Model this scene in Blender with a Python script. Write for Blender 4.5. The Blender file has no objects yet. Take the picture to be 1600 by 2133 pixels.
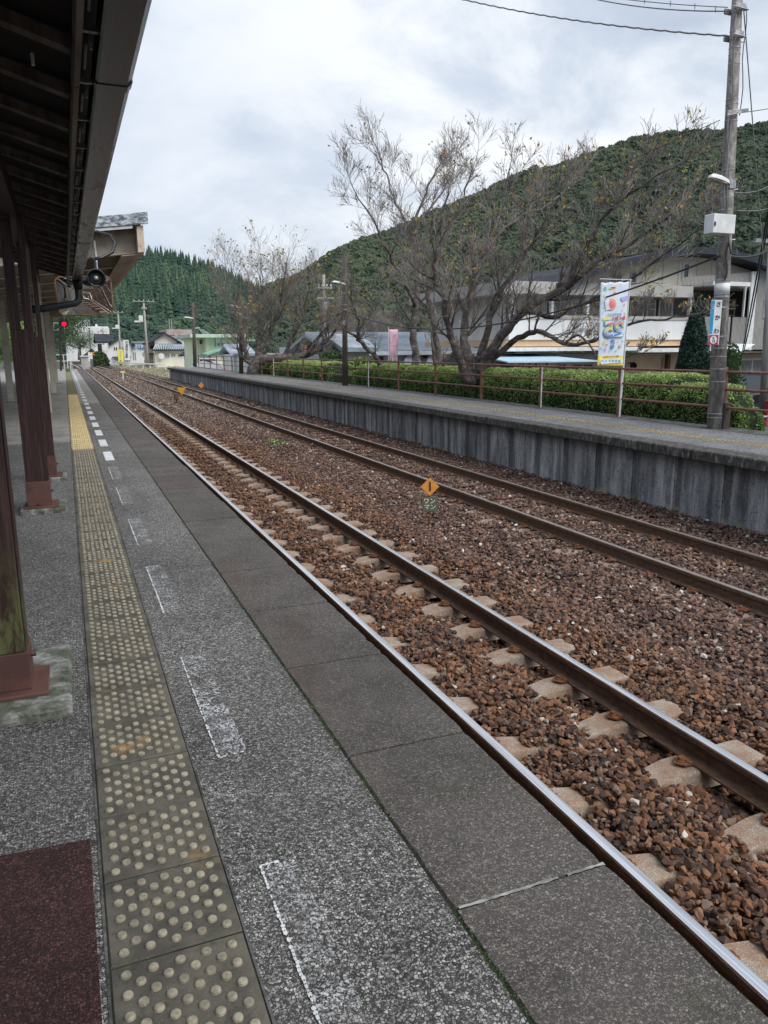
import bpy, bmesh, math, random
import numpy as np
from mathutils import Vector, Matrix
from mathutils import noise as mnoise
random.seed(7); RS = np.random.RandomState(7)
sc = bpy.context.scene
COL = sc.collection
# ------------------------------------------------------------------ camera
F, CX, CY, EYE = 1600., 800., 1066.5, 1.35
def _n(v): return v / np.linalg.norm(v)
_Y = _n(np.array([(134 - CX) / F, (732 - CY) / F, 1.]))
_a = 50 / 7684.
_D = _n(np.array([_a, 1., -(_a * _Y[0] + _Y[1]) / _Y[2]]))
_X = np.cross(_D, _Y); _X = _n(_X if _X[0] > 0 else -_X)
RW = np.stack([_X, _Y, -_D])                       # world = RW @ (right, down, forward)
cd = bpy.data.cameras.new('camera'); cam = bpy.data.objects.new('camera', cd); COL.objects.link(cam)
cd.sensor_fit = 'HORIZONTAL'; cd.sensor_width = 36; cd.lens = 36; cd.clip_start = .05; cd.clip_end = 6000
mw = Matrix.Identity(4)
for i in range(3):
    mw[i][0] = RW[i, 0]; mw[i][1] = -RW[i, 1]; mw[i][2] = -RW[i, 2]
mw[2][3] = EYE
cam.matrix_world = mw
sc.camera = cam
def ray(u, v): return RW @ np.array([(u - CX) / F, (v - CY) / F, 1.])
def gnd(u, v, z=0.):
    w = ray(u, v); t = (z - EYE) / w[2]; return Vector((w[0] * t, w[1] * t, z))
def at(u, v, y):
    w = ray(u, v); t = y / w[1]; return Vector((w[0] * t, y, EYE + w[2] * t))
def atx(u, v, x):
    w = ray(u, v); t = x / w[0]; return Vector((x, w[1] * t, EYE + w[2] * t))
# ------------------------------------------------------------------ view, world, sun
sc.view_settings.view_transform = 'Standard'; sc.view_settings.look = 'None'
sc.view_settings.gamma = 1; sc.view_settings.use_curve_mapping = False
sc.view_settings.exposure = 1.1
SUN_EL, SUN_AZ = math.radians(48), math.radians(152)
GLOW = math.radians(31)       # azimuth from +Y towards +X
sun_dir = Vector((math.sin(SUN_AZ) * math.cos(SUN_EL), math.cos(SUN_AZ) * math.cos(SUN_EL), math.sin(SUN_EL)))
world = bpy.data.worlds.new('World'); sc.world = world; world.use_nodes = True
wt = world.node_tree; wt.nodes.clear()
class NT:
    """tiny node-graph helper"""
    def __init__(s, tree): s.t = tree
    def n(s, typ, **kw):
        nd = s.t.nodes.new(typ)
        ins = kw.pop('i', {})
        for k, v in kw.items(): setattr(nd, k, v)
        for k, v in ins.items():
            if hasattr(v, 'is_output') or isinstance(v, bpy.types.NodeSocket): s.t.links.new(v, nd.inputs[k])
            else:
                if isinstance(v, (tuple, list)) and len(v) == 3 and nd.inputs[k].type == 'RGBA': v = (*v, 1)
                nd.inputs[k].default_value = v
        return nd
    def math(s, op, a, b=0., c=None, clamp=False):
        d = {0: a, 1: b}
        if c is not None: d[2] = c
        return s.n('ShaderNodeMath', operation=op, use_clamp=clamp, i=d).outputs[0]
    def mix(s, fac, a, b, bt='MIX'):
        nd = s.n('ShaderNodeMix', data_type='RGBA', blend_type=bt, i={0: fac, 6: a, 7: b}); return nd.outputs[2]
    def ss(s, x, lo, hi, a=0., b=1.):
        return s.n('ShaderNodeMapRange', interpolation_type='SMOOTHSTEP', i={0: x, 1: lo, 2: hi, 3: a, 4: b}).outputs[0]
    def ramp(s, x, stops, interp='LINEAR'):
        nd = s.n('ShaderNodeValToRGB', i={0: x}); cr = nd.color_ramp; cr.interpolation = interp
        while len(cr.elements) < len(stops): cr.elements.new(.5)
        for e, (p, c) in zip(cr.elements, stops): e.position = p; e.color = (*c, 1) if len(c) == 3 else c
        return nd.outputs[0]
    def noise(s, vec, scale, detail=5, rough=.55, dist=0., out=0):
        return s.n('ShaderNodeTexNoise', i={'Vector': vec, 'Scale': scale, 'Detail': detail, 'Roughness': rough, 'Distortion': dist}).outputs[out]
    def vor(s, vec, scale, feature='F1', rnd=1.):
        return s.n('ShaderNodeTexVoronoi', feature=feature, i={'Vector': vec, 'Scale': scale, 'Randomness': rnd})
    def pos(s): return s.n('ShaderNodeNewGeometry').outputs['Position']
    def obj(s): return s.n('ShaderNodeTexCoord').outputs['Object']
    def map(s, vec, scale=(1, 1, 1), loc=(0, 0, 0), rot=(0, 0, 0)):
        return s.n('ShaderNodeMapping', i={'Vector': vec, 'Scale': scale, 'Location': loc, 'Rotation': rot}).outputs[0]
    def xyz(s, v):
        o = s.n('ShaderNodeSeparateXYZ', i={0: v}).outputs; return o[0], o[1], o[2]
    def bump(s, h, strength=.3, dist=.01, normal=None):
        d = {'Height': h, 'Strength': strength, 'Distance': dist}
        if normal is not None: d['Normal'] = normal
        return s.n('ShaderNodeBump', i=d).outputs[0]
W = NT(wt)
sky = W.n('ShaderNodeTexSky', sky_type='NISHITA', sun_disc=False, sun_elevation=SUN_EL, sun_rotation=SUN_AZ)
dirv = W.n('ShaderNodeTexCoord').outputs['Generated']
dx, dy, dz = W.xyz(dirv)
zz = W.math('ADD', W.math('MAXIMUM', dz, 0.), .42)
cp = W.n('ShaderNodeCombineXYZ', i={0: W.math('DIVIDE', dx, zz), 1: W.math('DIVIDE', dy, zz), 2: 0.}).outputs[0]
c1 = W.noise(W.map(cp, (1., 1.25, 1), (3.1, 7.3, 0), (0, 0, .9)), 1.0, 3, .5, .15)
c2 = W.noise(W.map(cp, (1., 1.15, 1), (1.7, .3, 0), (0, 0, .6)), 2.8, 7, .58, .25)
cl = W.math('ADD', W.math('MULTIPLY', c1, .68), W.math('MULTIPLY', c2, .32))
cc = W.ramp(cl, [(.36, (.195, .235, .30)), (.46, (.265, .31, .375)), (.55, (.335, .37, .425)), (.66, (.42, .445, .48))])
sd = W.n('ShaderNodeVectorMath', operation='DOT_PRODUCT', i={0: dirv, 1: tuple(Vector((math.sin(GLOW), math.cos(GLOW), .36)).normalized())}).outputs['Value']
gl = W.math('POWER', W.math('MAXIMUM', sd, 0.), 16.)
gl2 = W.math('MULTIPLY', gl, W.ss(c2, .36, .62, .2, 1.))
cc = W.mix(W.math('MULTIPLY', gl2, .85), cc, (.56, .56, .555))
cc = W.n('ShaderNodeVectorMath', operation='SCALE', i={0: cc, 3: W.math('ADD', .93, W.math('MULTIPLY', W.math('MAXIMUM', dz, 0.), .35))}).outputs[0]
nis = W.n('ShaderNodeVectorMath', operation='SCALE', i={0: sky.outputs[0], 3: .06}).outputs[0]
fin = W.mix(.88, nis, cc)
bg = W.n('ShaderNodeBackground', i={'Color': fin, 'Strength': 1.})
W.n('ShaderNodeOutputWorld', i={0: bg.outputs[0]})
sl = bpy.data.lights.new('sun', 'SUN'); sl.energy = 1.4; sl.angle = math.radians(50); sl.color = (1, .97, .92)
so = bpy.data.objects.new('sun', sl); COL.objects.link(so); so.rotation_euler = sun_dir.to_track_quat('Z', 'Y').to_euler()

# ------------------------------------------------------------------ materials
MATS = {}
def newmat(name):
    m = bpy.data.materials.new(name); m.use_nodes = True; m.node_tree.nodes.clear(); MATS[name] = m
    return m, NT(m.node_tree)
def finish(T, col, rough=.8, metal=0., normal=None, spec=.35, alpha=None, emit=None, trans=None):
    d = {'Base Color': col, 'Roughness': rough, 'Metallic': metal, 'Specular IOR Level': spec}
    if normal is not None: d['Normal'] = normal
    if alpha is not None: d['Alpha'] = alpha
    if emit is not None: d['Emission Color'] = emit[0]; d['Emission Strength'] = emit[1]
    b = T.n('ShaderNodeBsdfPrincipled', i=d)
    T.n('ShaderNodeOutputMaterial', i={0: b.outputs[0]})
def M(name, c1, c2=None, scale=4., rough=.75, metal=0., bump=0., bscale=60., stretch=(1, 1, 1), lo=.38, hi=.62, spec=.35, coord='pos', grain=.0):
    """noise-mottled two-colour surface with fine relief"""
    m, T = newmat(name)
    c2 = c2 or tuple(x * .78 for x in c1)
    v = T.pos() if coord == 'pos' else T.obj()
    vv = T.map(v, stretch)
    f = T.ss(T.noise(vv, scale, 6, .6), lo, hi)
    col = T.mix(f, c1, c2)
    if grain: col = T.mix(grain, col, T.ramp(T.noise(v, bscale, 2, .6), [(.3, (0, 0, 0)), (.7, (1, 1, 1))]), 'OVERLAY')
    nrm = T.bump(T.noise(vv, bscale, 4, .6), bump, .01) if bump else None
    finish(T, col, rough, metal, nrm, spec)
    return m
def aggregate(name, dark, light, scale, frac=.45, tint=None, rough=.85, bumps=.5, moss=0., mossx=None):
    m, T = newmat(name)
    p = T.pos()
    pw = T.n('ShaderNodeVectorMath', operation='ADD', i={0: p, 1: T.n('ShaderNodeVectorMath', operation='SCALE', i={0: T.noise(p, scale * .8, 2, .5, out=1), 3: .35 / scale}).outputs[0]}).outputs[0]
    v = T.vor(pw, scale); ve = T.vor(pw, scale, 'DISTANCE_TO_EDGE'); v2 = T.vor(T.map(pw, (1, 1, 1), (3.3, 1.1, 0)), scale * 1.9); ve2 = T.vor(T.map(pw, (1, 1, 1), (3.3, 1.1, 0)), scale * 1.9, 'DISTANCE_TO_EDGE')
    r, g, b = T.xyz(v.outputs['Color']); r2, g2, b2 = T.xyz(v2.outputs['Color'])
    cell = T.math('MULTIPLY', T.ss(ve.outputs[0], .06, .17), T.ss(r, 1 - frac, 1.05))
    cell2 = T.math('MULTIPLY', T.ss(ve2.outputs[0], .03, .16), T.ss(r2, .35, 1.1, 0, .8))
    f = T.math('MAXIMUM', cell, cell2)
    big = T.noise(p, 1.1, 5, .6)
    lt = T.mix(T.ss(g, .2, .9), light, tuple(x * .55 for x in light))
    lt = T.mix(T.ss(big, .3, .7, 0, .45), lt, tuple(x * .5 for x in light)); f = T.math('MULTIPLY', f, T.ss(T.noise(T.map(p, (1, .6, 1), (5, 0, 0)), .8, 6, .7), .3, .62, .55, 1.))
    dk = T.mix(T.ss(T.noise(p, 2.3, 5, .65), .4, .65), dark, tuple(x * .6 for x in dark))
    col = T.mix(f, dk, lt)
    if moss:
        x, y, z = T.xyz(p)
        mf = T.math('MULTIPLY', T.ss(T.noise(p, 1.6, 6, .65), .56, .72), moss)
        if mossx: mf = T.math('MULTIPLY', mf, T.ss(x, *mossx))
        col = T.mix(mf, col, (.035, .045, .014))
        rs = T.math('MULTIPLY', T.ss(T.noise(T.map(p, (1, .5, 1), (9, 2, 0)), .9, 4, .6), .5, .75), .45)
        col = T.mix(rs, col, (.085, .045, .032))
    nrm = T.bump(T.math('ADD', T.math('MULTIPLY', T.ss(ve.outputs[0], .0, .2), r), T.math('MULTIPLY', T.ss(ve2.outputs[0], .0, .2), .4)), bumps, .004)
    finish(T, col, rough, 0, nrm, .3)
    return m
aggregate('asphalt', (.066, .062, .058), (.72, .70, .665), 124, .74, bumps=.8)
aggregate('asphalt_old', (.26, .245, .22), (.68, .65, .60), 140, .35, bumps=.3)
aggregate('asphalt_red', (.035, .016, .016), (.24, .11, .10), 150, .6, bumps=.7)
aggregate('slab', (.075, .066, .060), (.34, .31, .28), 150, .55, bumps=.5, moss=.6, mossx=(.8, 1.2))
aggregate('island_top', (.10, .10, .10), (.60, .60, .60), 70, .6, bumps=.3)
aggregate('road', (.045, .045, .047), (.16, .16, .16), 60, .3, bumps=.2)
M('concrete', (.30, .29, .27), (.17, .165, .15), 3, .9, bump=.4, bscale=70, grain=.25)
M('concrete_dark', (.12, .115, .11), (.05, .05, .05), 5, .9, bump=.5, bscale=60, grain=.4)
M('mortar', (.36, .35, .33), (.16, .16, .15), 14, .95, bump=.3)
M('joint', (.02, .02, .018), (.035, .045, .015), 6, 1.)
M('dirt', (.055, .035, .025), (.03, .022, .018), 5, 1., bump=.6, bscale=40)
M('ground', (.10, .095, .08), (.07, .075, .045), .35, 1., bump=.4, bscale=8)
M('white_paint', (.72, .73, .73), (.55, .56, .57), 6, .6)
M('beige', (.52, .47, .38), (.36, .31, .24), 2.2, .6, lo=.45, hi=.75)
M('beige_dirty', (.40, .35, .28), (.20, .16, .12), 2.5, .7, lo=.4, hi=.7)
M('rusty_beige', (.55, .45, .36), (.32, .14, .08), 9, .7, lo=.5, hi=.68)
M('brown_steel', (.135, .062, .050), (.085, .042, .036), 5, .6, bump=.15, bscale=120)
M('rail_fence', (.20, .085, .065), (.11, .045, .035), 6, .55, lo=.42, hi=.7)
M('dark_metal', (.03, .031, .034), (.018, .018, .02), 4, .3, spec=.5)
M('pipe', (.014, .016, .016), (.009, .010, .010), 4, .6, spec=.2)
M('black', (.012, .012, .013), None, 4, .5)
M('cable', (.05, .05, .05), None, 4, .6)
M('cable_pale', (.22, .22, .22), None, 4, .6)
M('galv', (.42, .43, .44), (.25, .26, .27), 14, .45, metal=.6)
M('white_metal', (.72, .73, .72), (.60, .61, .60), 5, .45)
M('lamp_lens', (.33, .31, .27), (.22, .2, .17), 9, .3)
M('roof_deck', (.020, .014, .012), (.012, .010, .008), 1.5, .9, stretch=(1, 6, 1))
M('rafter', (.13, .105, .088), (.075, .06, .05), 3, .85, stretch=(8, 1, 1))
M('fascia_wood', (.24, .20, .165), (.14, .115, .095), 3, .85, stretch=(1, .3, 1), bump=.2)
M('moss_concrete', (.26, .26, .24), (.10, .11, .08), 9, .95, bump=.9, bscale=35, lo=.4, hi=.6, grain=.4)
M('plaster_white', (.72, .72, .71), (.60, .61, .61), .7, .8, stretch=(1, 1, .3))
M('plaster_cream', (.80, .77, .66), (.70, .65, .52), .7, .8, stretch=(1, 1, .3))
M('plaster_tan', (.74, .58, .38), (.62, .48, .31), .7, .85)
M('plaster_green', (.78, .84, .64), (.66, .72, .54), .7, .8, stretch=(1, 1, .3))
M('green_roof', (.30, .52, .40), (.24, .42, .33), 1.2, .85, spec=.12)
M('green_trim', (.55, .68, .55), None, 1.2, .6)
M('peach', (.72, .50, .30), (.62, .43, .27), .8, .8)
M('pink_wall', (.50, .39, .38), (.38, .30, .30), .9, .85)
M('tile_grey', (.34, .38, .42), (.22, .25, .29), 1.1, .85, lo=.3, hi=.7, spec=.12)
M('tile_dark', (.055, .06, .068), (.035, .038, .044), 1.1, .85, spec=.12)
M('tile_light', (.52, .57, .62), (.36, .40, .45), .9, .85, spec=.12)
M('arch_roof', (.055, .06, .075), (.04, .045, .055), 1, .85, spec=.12)
M('siding', (.44, .425, .40), (.37, .355, .335), .8, .5)
M('siding_dark', (.13, .12, .115), (.09, .085, .08), .8, .6)
M('slate', (.07, .075, .09), (.045, .05, .06), 9, .6, bump=.3)
M('curtain', (.36, .36, .35), (.22, .22, .22), 9, .9, stretch=(6, 6, .3))
M('brown_wood', (.22, .115, .055), (.13, .07, .035), 5, .7)
M('wood_dark', (.06, .045, .036), (.035, .028, .024), 5, .8)
M('dry_grass', (.38, .35, .25), (.24, .24, .16), .5, 1.)
M('weed', (.10, .14, .035), (.06, .09, .02), 3, .9)
M('red_fabric', (.55, .03, .04), (.42, .025, .03), 3, .8)
M('pink_fabric', (.78, .48, .56), (.66, .38, .48), 2.5, .8)
M('lilac', (.62, .60, .72), (.52, .50, .63), 1, .8)
M('flag_white', (.70, .76, .84), (.60, .68, .79), 3.5, .8)
M('sign_blue', (.02, .33, .62), None, 4, .5)
M('pharmacy_blue', (.03, .20, .50), None, 4, .5)
M('sign_magenta', (.42, .035, .14), None, 4, .5)
M('orange_sign', (.72, .30, .055), (.55, .20, .04), 22, .55, lo=.45, hi=.7)
M('yellow_sign', (.80, .42, .03), None, 4, .55)
M('yellow', (.80, .66, .10), None, 4, .6)
M('sign_green', (.12, .14, .11), (.08, .095, .075), 20, .7)
M('cream_paint', (.80, .74, .50), None, 4, .6)
M('teal', (.06, .30, .26), None, 4, .6)
M('ink', (.03, .035, .05), None, 4, .6)
M('ink_blue', (.10, .27, .50), None, 4, .6)
M('ink_red', (.70, .05, .06), None, 4, .6)
M('p_pink', (.85, .22, .27), None, 4, .6); M('p_salmon', (.88, .42, .30), None, 4, .6)
M('p_yellow', (.88, .78, .18), None, 4, .6); M('p_green', (.42, .75, .40), None, 4, .6)
M('p_sky', (.30, .55, .85), None, 4, .6); M('p_blue', (.10, .27, .70), None, 4, .6); M('p_violet', (.50, .38, .75), None, 4, .6)
M('p_teal', (.20, .45, .52), None, 4, .6); M('p_white', (.84, .86, .88), None, 4, .6)
M('sky_blue_awning', (.45, .60, .70), (.38, .52, .62), 2, .6)
M('sail', (.74, .76, .78), None, 2, .7)
M('grey_awning', (.30, .28, .26), None, 2, .7)
M('car_white', (.72, .73, .75), None, 2, .25, spec=.6)
M('tyre', (.015, .015, .015), None, 4, .8)
def glassy(name, col, rough=.12):
    m, T = newmat(name); finish(T, T.mix(T.noise(T.pos(), 1.2, 3), col, tuple(x * .5 for x in col)), rough, 0, None, .6)
glassy('glass', (.05, .06, .07)); glassy('glass_pale', (.30, .33, .36), .2); glassy('car_black', (.006, .007, .01), .12)
glassy('insulator', (.75, .75, .75), .2)
m, T = newmat('red_lamp'); finish(T, (.6, .0, .01), .3, emit=((1., .0, .02, 1), 1.3))
m, T = newmat('mirror'); finish(T, (.62, .62, .60), .03, 1.)
# gutter: dark painted sheet metal, peeled paint patches
m, T = newmat('gutter')
p = T.pos(); x, y, z = T.xyz(p)
n1 = T.noise(T.map(p, (6, 1.2, 1)), 2.2, 6, .7, .3); n2 = T.noise(T.map(p, (12, .6, 1), (3, 1, 0)), 4, 5, .6)
peel = T.math('MULTIPLY', T.ss(n1, .55, .60), T.ss(y, 3.6, 5.2))
c = T.mix(T.ss(y, 3.5, 5), (.018, .018, .022), (.045, .043, .042))
c = T.mix(peel, c, (.30, .275, .24)); c = T.mix(T.math('MULTIPLY', T.ss(n2, .56, .66), T.ss(y, 4, 9, .1, .7)), c, (.22, .22, .21))
finish(T, c, T.mix(peel, (.22, .22, .22), (.7, .7, .7)), 0, T.bump(n2, .1, .01), .5)
# second canopy's roof edge: weathered grey-blue sheet
m, T = newmat('old_sheet')
p = T.pos(); f = T.noise(T.map(p, (3, 3, 6)), 3.5, 8, .75)
finish(T, T.ramp(f, [(.35, (.05, .055, .06)), (.48, (.17, .19, .21)), (.56, (.42, .46, .50)), (.66, (.60, .62, .62))]), .7)
# timber posts, moss low down on the near one
m, T = newmat('post_wood')
p = T.pos(); x, y, z = T.xyz(p)
g = T.noise(T.map(p, (14, 14, .7)), 5, 7, .65, .6)
c = T.ramp(g, [(.3, (.014, .007, .007)), (.5, (.040, .018, .017)), (.7, (.080, .043, .037))])
mo = T.math('MULTIPLY', T.ss(T.noise(T.map(p, (5, 5, 1.4)), 4.5, 6, .7), .42, .6), T.ss(z, .75, .22))
mo = T.math('MULTIPLY', mo, T.ss(y, 4.5, 4., 0, .8))
c = T.mix(mo, c, (.13, .15, .05))
c = T.mix(T.math('MULTIPLY', T.ss(T.noise(T.map(p, (14, 14, 5)), 4, 5, .7), .66, .72), .35), c, (.22, .16, .14))
finish(T, c, .6, 0, T.bump(g, .5, .01), .35)
# tactile tiles
for nm, ca, cb in (('tile_old', (.155, .140, .112), (.080, .073, .060)), ('tile_new', (.54, .42, .21), (.40, .31, .16)), ('tile_far', (.15, .13, .07), (.09, .08, .05))):
    m, T = newmat(nm); p = T.pos()
    fine = T.noise(p, 260, 3, .7); big = T.noise(p, 5, 6, .7)
    c = T.mix(T.ss(big, .35, .65), ca, cb)
    c = T.mix(T.ss(fine, .62, .70, 0, .6), c, (.40, .36, .26)); c = T.mix(T.ss(T.noise(p, 3, 4), .62, .70, 0, .7), c, (.42, .23, .06))
    oi = T.n('ShaderNodeObjectInfo').outputs['Random']; c = T.mix(T.math('MULTIPLY', oi, .4), c, T.mix(.6, c, (.04, .036, .03)))
    c = T.mix(T.math('MULTIPLY', T.ss(T.noise(p, 11, 6, .75), .52, .64), .6), c, (.045, .042, .033))
    finish(T, c, .85, 0, T.bump(fine, .35, .002), .3)
M('dot_old', (.38, .34, .25), (.22, .195, .145), 38, .8, bump=.3, bscale=300)
M('dot_new', (.72, .58, .32), (.52, .42, .23), 8, .8); M('dot_far', (.25, .22, .13), None, 8, .8)
# steel rails
m, T = newmat('rail_head'); p = T.pos()
c = T.mix(T.ss(T.noise(T.map(p, (60, .8, 1)), 2, 4), .35, .65), (.80, .81, .84), (.55, .54, .54))
x, y, z = T.xyz(p); finish(T, c, .30, .9, None, .4)
m, T = newmat('rail_head_dull'); p = T.pos(); c = T.mix(T.ss(T.noise(T.map(p, (60, .8, 1)), 2, 4), .35, .65), (.44, .40, .37), (.26, .21, .18)); finish(T, c, .38, .6, None, .5)
m, T = newmat('rail_side'); p = T.pos(); c = T.mix(T.ss(T.noise(T.map(p, (1, .5, 1)), 30, 5, .7), .35, .65), (.15, .080, .048), (.075, .044, .030)); finish(T, c, .8, 0, T.bump(T.noise(p, 200, 3), .3, .004))
M('rust_plate', (.24, .095, .04), (.12, .052, .028), 18, .85, bump=.4, bscale=160)
m, T = newmat('sleeper'); p = T.pos(); x, y, z = T.xyz(p)
n = T.noise(p, 6, 7, .75); sp = T.noise(p, 190, 2, .7)
c = T.mix(T.ss(n, .38, .62), (.23, .135, .085), (.27, .215, .17))
c = T.mix(T.math('MULTIPLY', T.ss(sp, .52, .66), T.ss(n, .35, .6, .35, 1.)), c, (.55, .49, .41))
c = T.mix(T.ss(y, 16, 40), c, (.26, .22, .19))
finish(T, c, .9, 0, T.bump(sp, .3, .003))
# ballast stones: one colour per stone
m, T = newmat('stone')
rnd = T.n('ShaderNodeObjectInfo').outputs['Random']; p = T.pos(); x, y, z = T.xyz(p)
rusty = T.ramp(rnd, [(0, (.032, .022, .020)), (.22, (.075, .045, .034)), (.42, (.13, .062, .036)), (.66, (.205, .095, .047)), (.84, (.27, .14, .078)), (.93, (.15, .105, .085)), (.985, (.28, .21, .16)), (1., (.62, .57, .5))])
greyb = T.ramp(rnd, [(0, (.045, .029, .025)), (.3, (.095, .058, .048)), (.6, (.155, .082, .056)), (.85, (.22, .135, .095)), (.95, (.25, .18, .14)), (.985, (.34, .29, .25)), (1., (.7, .67, .62))])
pale = T.ramp(rnd, [(0, (.055, .038, .031)), (.3, (.125, .085, .067)), (.7, (.205, .145, .112)), (.92, (.29, .23, .19)), (1., (.50, .45, .40))])
edge = T.math('ADD', x, T.math('MULTIPLY', T.math('SUBTRACT', T.noise(p, .9, 3), .5), 2.2))
c = T.mix(T.ss(edge, 3.75, 4.6), rusty, greyb)
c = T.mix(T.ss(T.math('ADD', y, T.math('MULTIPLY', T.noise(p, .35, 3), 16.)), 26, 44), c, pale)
c = T.mix(T.math('MULTIPLY', T.ss(T.noise(p, 1.3, 3), .52, .66), .35), c, (.055, .042, .038))
c = T.mix(T.ss(T.noise(p, 90, 3, .7), .35, .7, 0, .4), c, T.mix(.5, c, (.03, .02, .018)))
c = T.n('ShaderNodeVectorMath', operation='SCALE', i={0: c, 3: 1.06}).outputs[0]
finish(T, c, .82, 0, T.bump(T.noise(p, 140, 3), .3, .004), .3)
m, T = newmat('ballast_base'); p = T.pos(); x, y, z = T.xyz(p)
v = T.vor(p, 24); r, g_, b_ = T.xyz(v.outputs['Color'])
c = T.mix(r, (.07, .04, .028), (.24, .16, .12)); c = T.mix(T.ss(x, 3.6, 4.6), T.mix(r, (.06, .03, .02), (.2, .1, .055)), c)
c = T.mix(T.ss(v.outputs['Distance'], .3, .6), c, (.02, .015, .012)); finish(T, c, .95, 0, T.bump(v.outputs['Distance'], .8, .03))
# island platform wall: streaked concrete
m, T = newmat('streaked'); p = T.pos(); x, y, z = T.xyz(p)
oi = T.n('ShaderNodeObjectInfo').outputs['Random']
st = T.noise(T.map(p, (1, 2.6, .3)), 1.6, 7, .7, .3); st2 = T.noise(T.map(p, (1, 5, .8), (0, 4, 0)), 1.7, 6, .75)
sp = T.noise(p, 26, 6, .75)
f = T.math('ADD', T.math('MULTIPLY', st, .6), T.math('MULTIPLY', st2, .4))
c = T.ramp(f, [(.34, (.050, .050, .052)), (.43, (.14, .14, .145)), (.50, (.26, .265, .27)), (.58, (.44, .44, .425)), (.68, (.62, .60, .55))])
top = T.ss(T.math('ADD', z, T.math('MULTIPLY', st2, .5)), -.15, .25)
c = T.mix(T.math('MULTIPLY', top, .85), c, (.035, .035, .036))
c = T.mix(T.math('MULTIPLY', T.ss(sp, .54, .62), .7), c, (.04, .042, .045))
fr = T.math('FRACT', T.math('DIVIDE', T.math('ADD', y, T.math('MULTIPLY', st2, .25)), .9)); js = T.math('MULTIPLY', T.ss(T.math('ABSOLUTE', T.math('SUBTRACT', fr, .5)), .12, .04), T.ss(st, .40, .52, .3, 1.)); c = T.mix(T.math('MULTIPLY', js, .75), c, (.022, .022, .022))
c = T.mix(T.math('MULTIPLY', oi, .35), c, T.mix(.5, c, (.03, .03, .033)))
c = T.mix(T.math('MULTIPLY', T.ss(z, -.82, -1.02), T.ss(T.noise(p, 3, 4), .5, .6)), c, (.33, .27, .19))
finish(T, c, .85, 0, T.bump(sp, .4, .01), .3)
m, T = newmat('lip'); p = T.pos(); f = T.noise(T.map(p, (1, 3, 1)), 9, 8, .75)
c = T.ramp(f, [(.35, (.022, .02, .018)), (.5, (.06, .056, .05)), (.58, (.12, .115, .10)), (.68, (.30, .29, .26))]); finish(T, c, .95, 0, T.bump(f, .7, .02))
m, T = newmat('worn_white'); p = T.pos()
f = T.ss(T.noise(p, 55, 5, .75), .40, .50); finish(T, (.68, .70, .72), .7, alpha=f)
m, T = newmat('faint_white'); p = T.pos()
f = T.math('MULTIPLY', T.ss(T.noise(p, 90, 4, .7), .5, .6), T.ss(T.noise(p, 7, 4, .7), .38, .6)); finish(T, (.60, .62, .64), .7, alpha=T.math('MULTIPLY', f, .85))
m, T = newmat('island_yellow'); p = T.pos()
f = T.math('MULTIPLY', T.ss(T.noise(p, 14, 6, .75), .38, .62), T.ss(T.noise(p, 1.2, 3), .25, .55, .4, 1)); finish(T, (.40, .29, .11), .85, alpha=f)
# pole concrete
m, T = newmat('pole_concrete'); p = T.pos()
f = T.noise(T.map(p, (3.2, 3.2, 1.6)), 2.6, 8, .74, .4)
c = T.ramp(f, [(.34, (.095, .085, .074)), (.5, (.20, .185, .168)), (.60, (.32, .30, .28)), (.7, (.50, .475, .44))]); finish(T, c, .9, 0, T.bump(f, .3, .01))
M('pole_grey', (.40, .38, .35), (.28, .265, .245), 1.5, .9, stretch=(3, 3, .4))
M('car_silver', (.42, .43, .45), (.36, .37, .39), 1, .3, spec=.6)
M('pole_wood', (.14, .115, .095), (.07, .058, .05), 4, .85, stretch=(6, 6, .5), bump=.3)
# bark / leaves / forests
m, T = newmat('bark'); p = T.pos(); f = T.noise(T.map(p, (1, 1, 1.6)), 4.5, 8, .75)
c = T.ramp(f, [(.35, (.045, .036, .033)), (.5, (.11, .092, .084)), (.6, (.19, .17, .155)), (.68, (.42, .42, .38))]); finish(T, c, .95, 0, T.bump(f, .6, .02))
M('twig', (.26, .23, .215), (.16, .14, .13), 2, .9)
def leafmat(name, cols, rough=.55, thin=.25):
    m, T = newmat(name)
    a = T.n('ShaderNodeAttribute', attribute_name='lv').outputs['Fac']
    c = T.ramp(a, [(i / (len(cols) - 1), q) for i, q in enumerate(cols)])
    b = T.n('ShaderNodeBsdfPrincipled', i={'Base Color': c, 'Roughness': rough, 'Specular IOR Level': .35})
    tr = T.n('ShaderNodeBsdfTranslucent', i={0: c}); mx = T.n('ShaderNodeMixShader', i={0: thin, 1: b.outputs[0], 2: tr.outputs[0]})
    T.n('ShaderNodeOutputMaterial', i={0: mx.outputs[0]})
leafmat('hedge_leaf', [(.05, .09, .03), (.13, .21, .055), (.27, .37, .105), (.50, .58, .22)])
leafmat('autumn_leaf', [(.10, .14, .03), (.24, .26, .04), (.50, .36, .05), (.55, .22, .04), (.45, .13, .03)], thin=.4)
leafmat('cypress_leaf', [(.018, .045, .032), (.04, .085, .06), (.09, .15, .12)])
leafmat('dark_leaf', [(.025, .05, .02), (.055, .10, .035), (.11, .17, .06)])
leafmat('grass_leaf', [(.18, .18, .10), (.38, .35, .24), (.52, .48, .36)])
M('hedge_core', (.012, .022, .008), None, 4, 1.)
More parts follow.
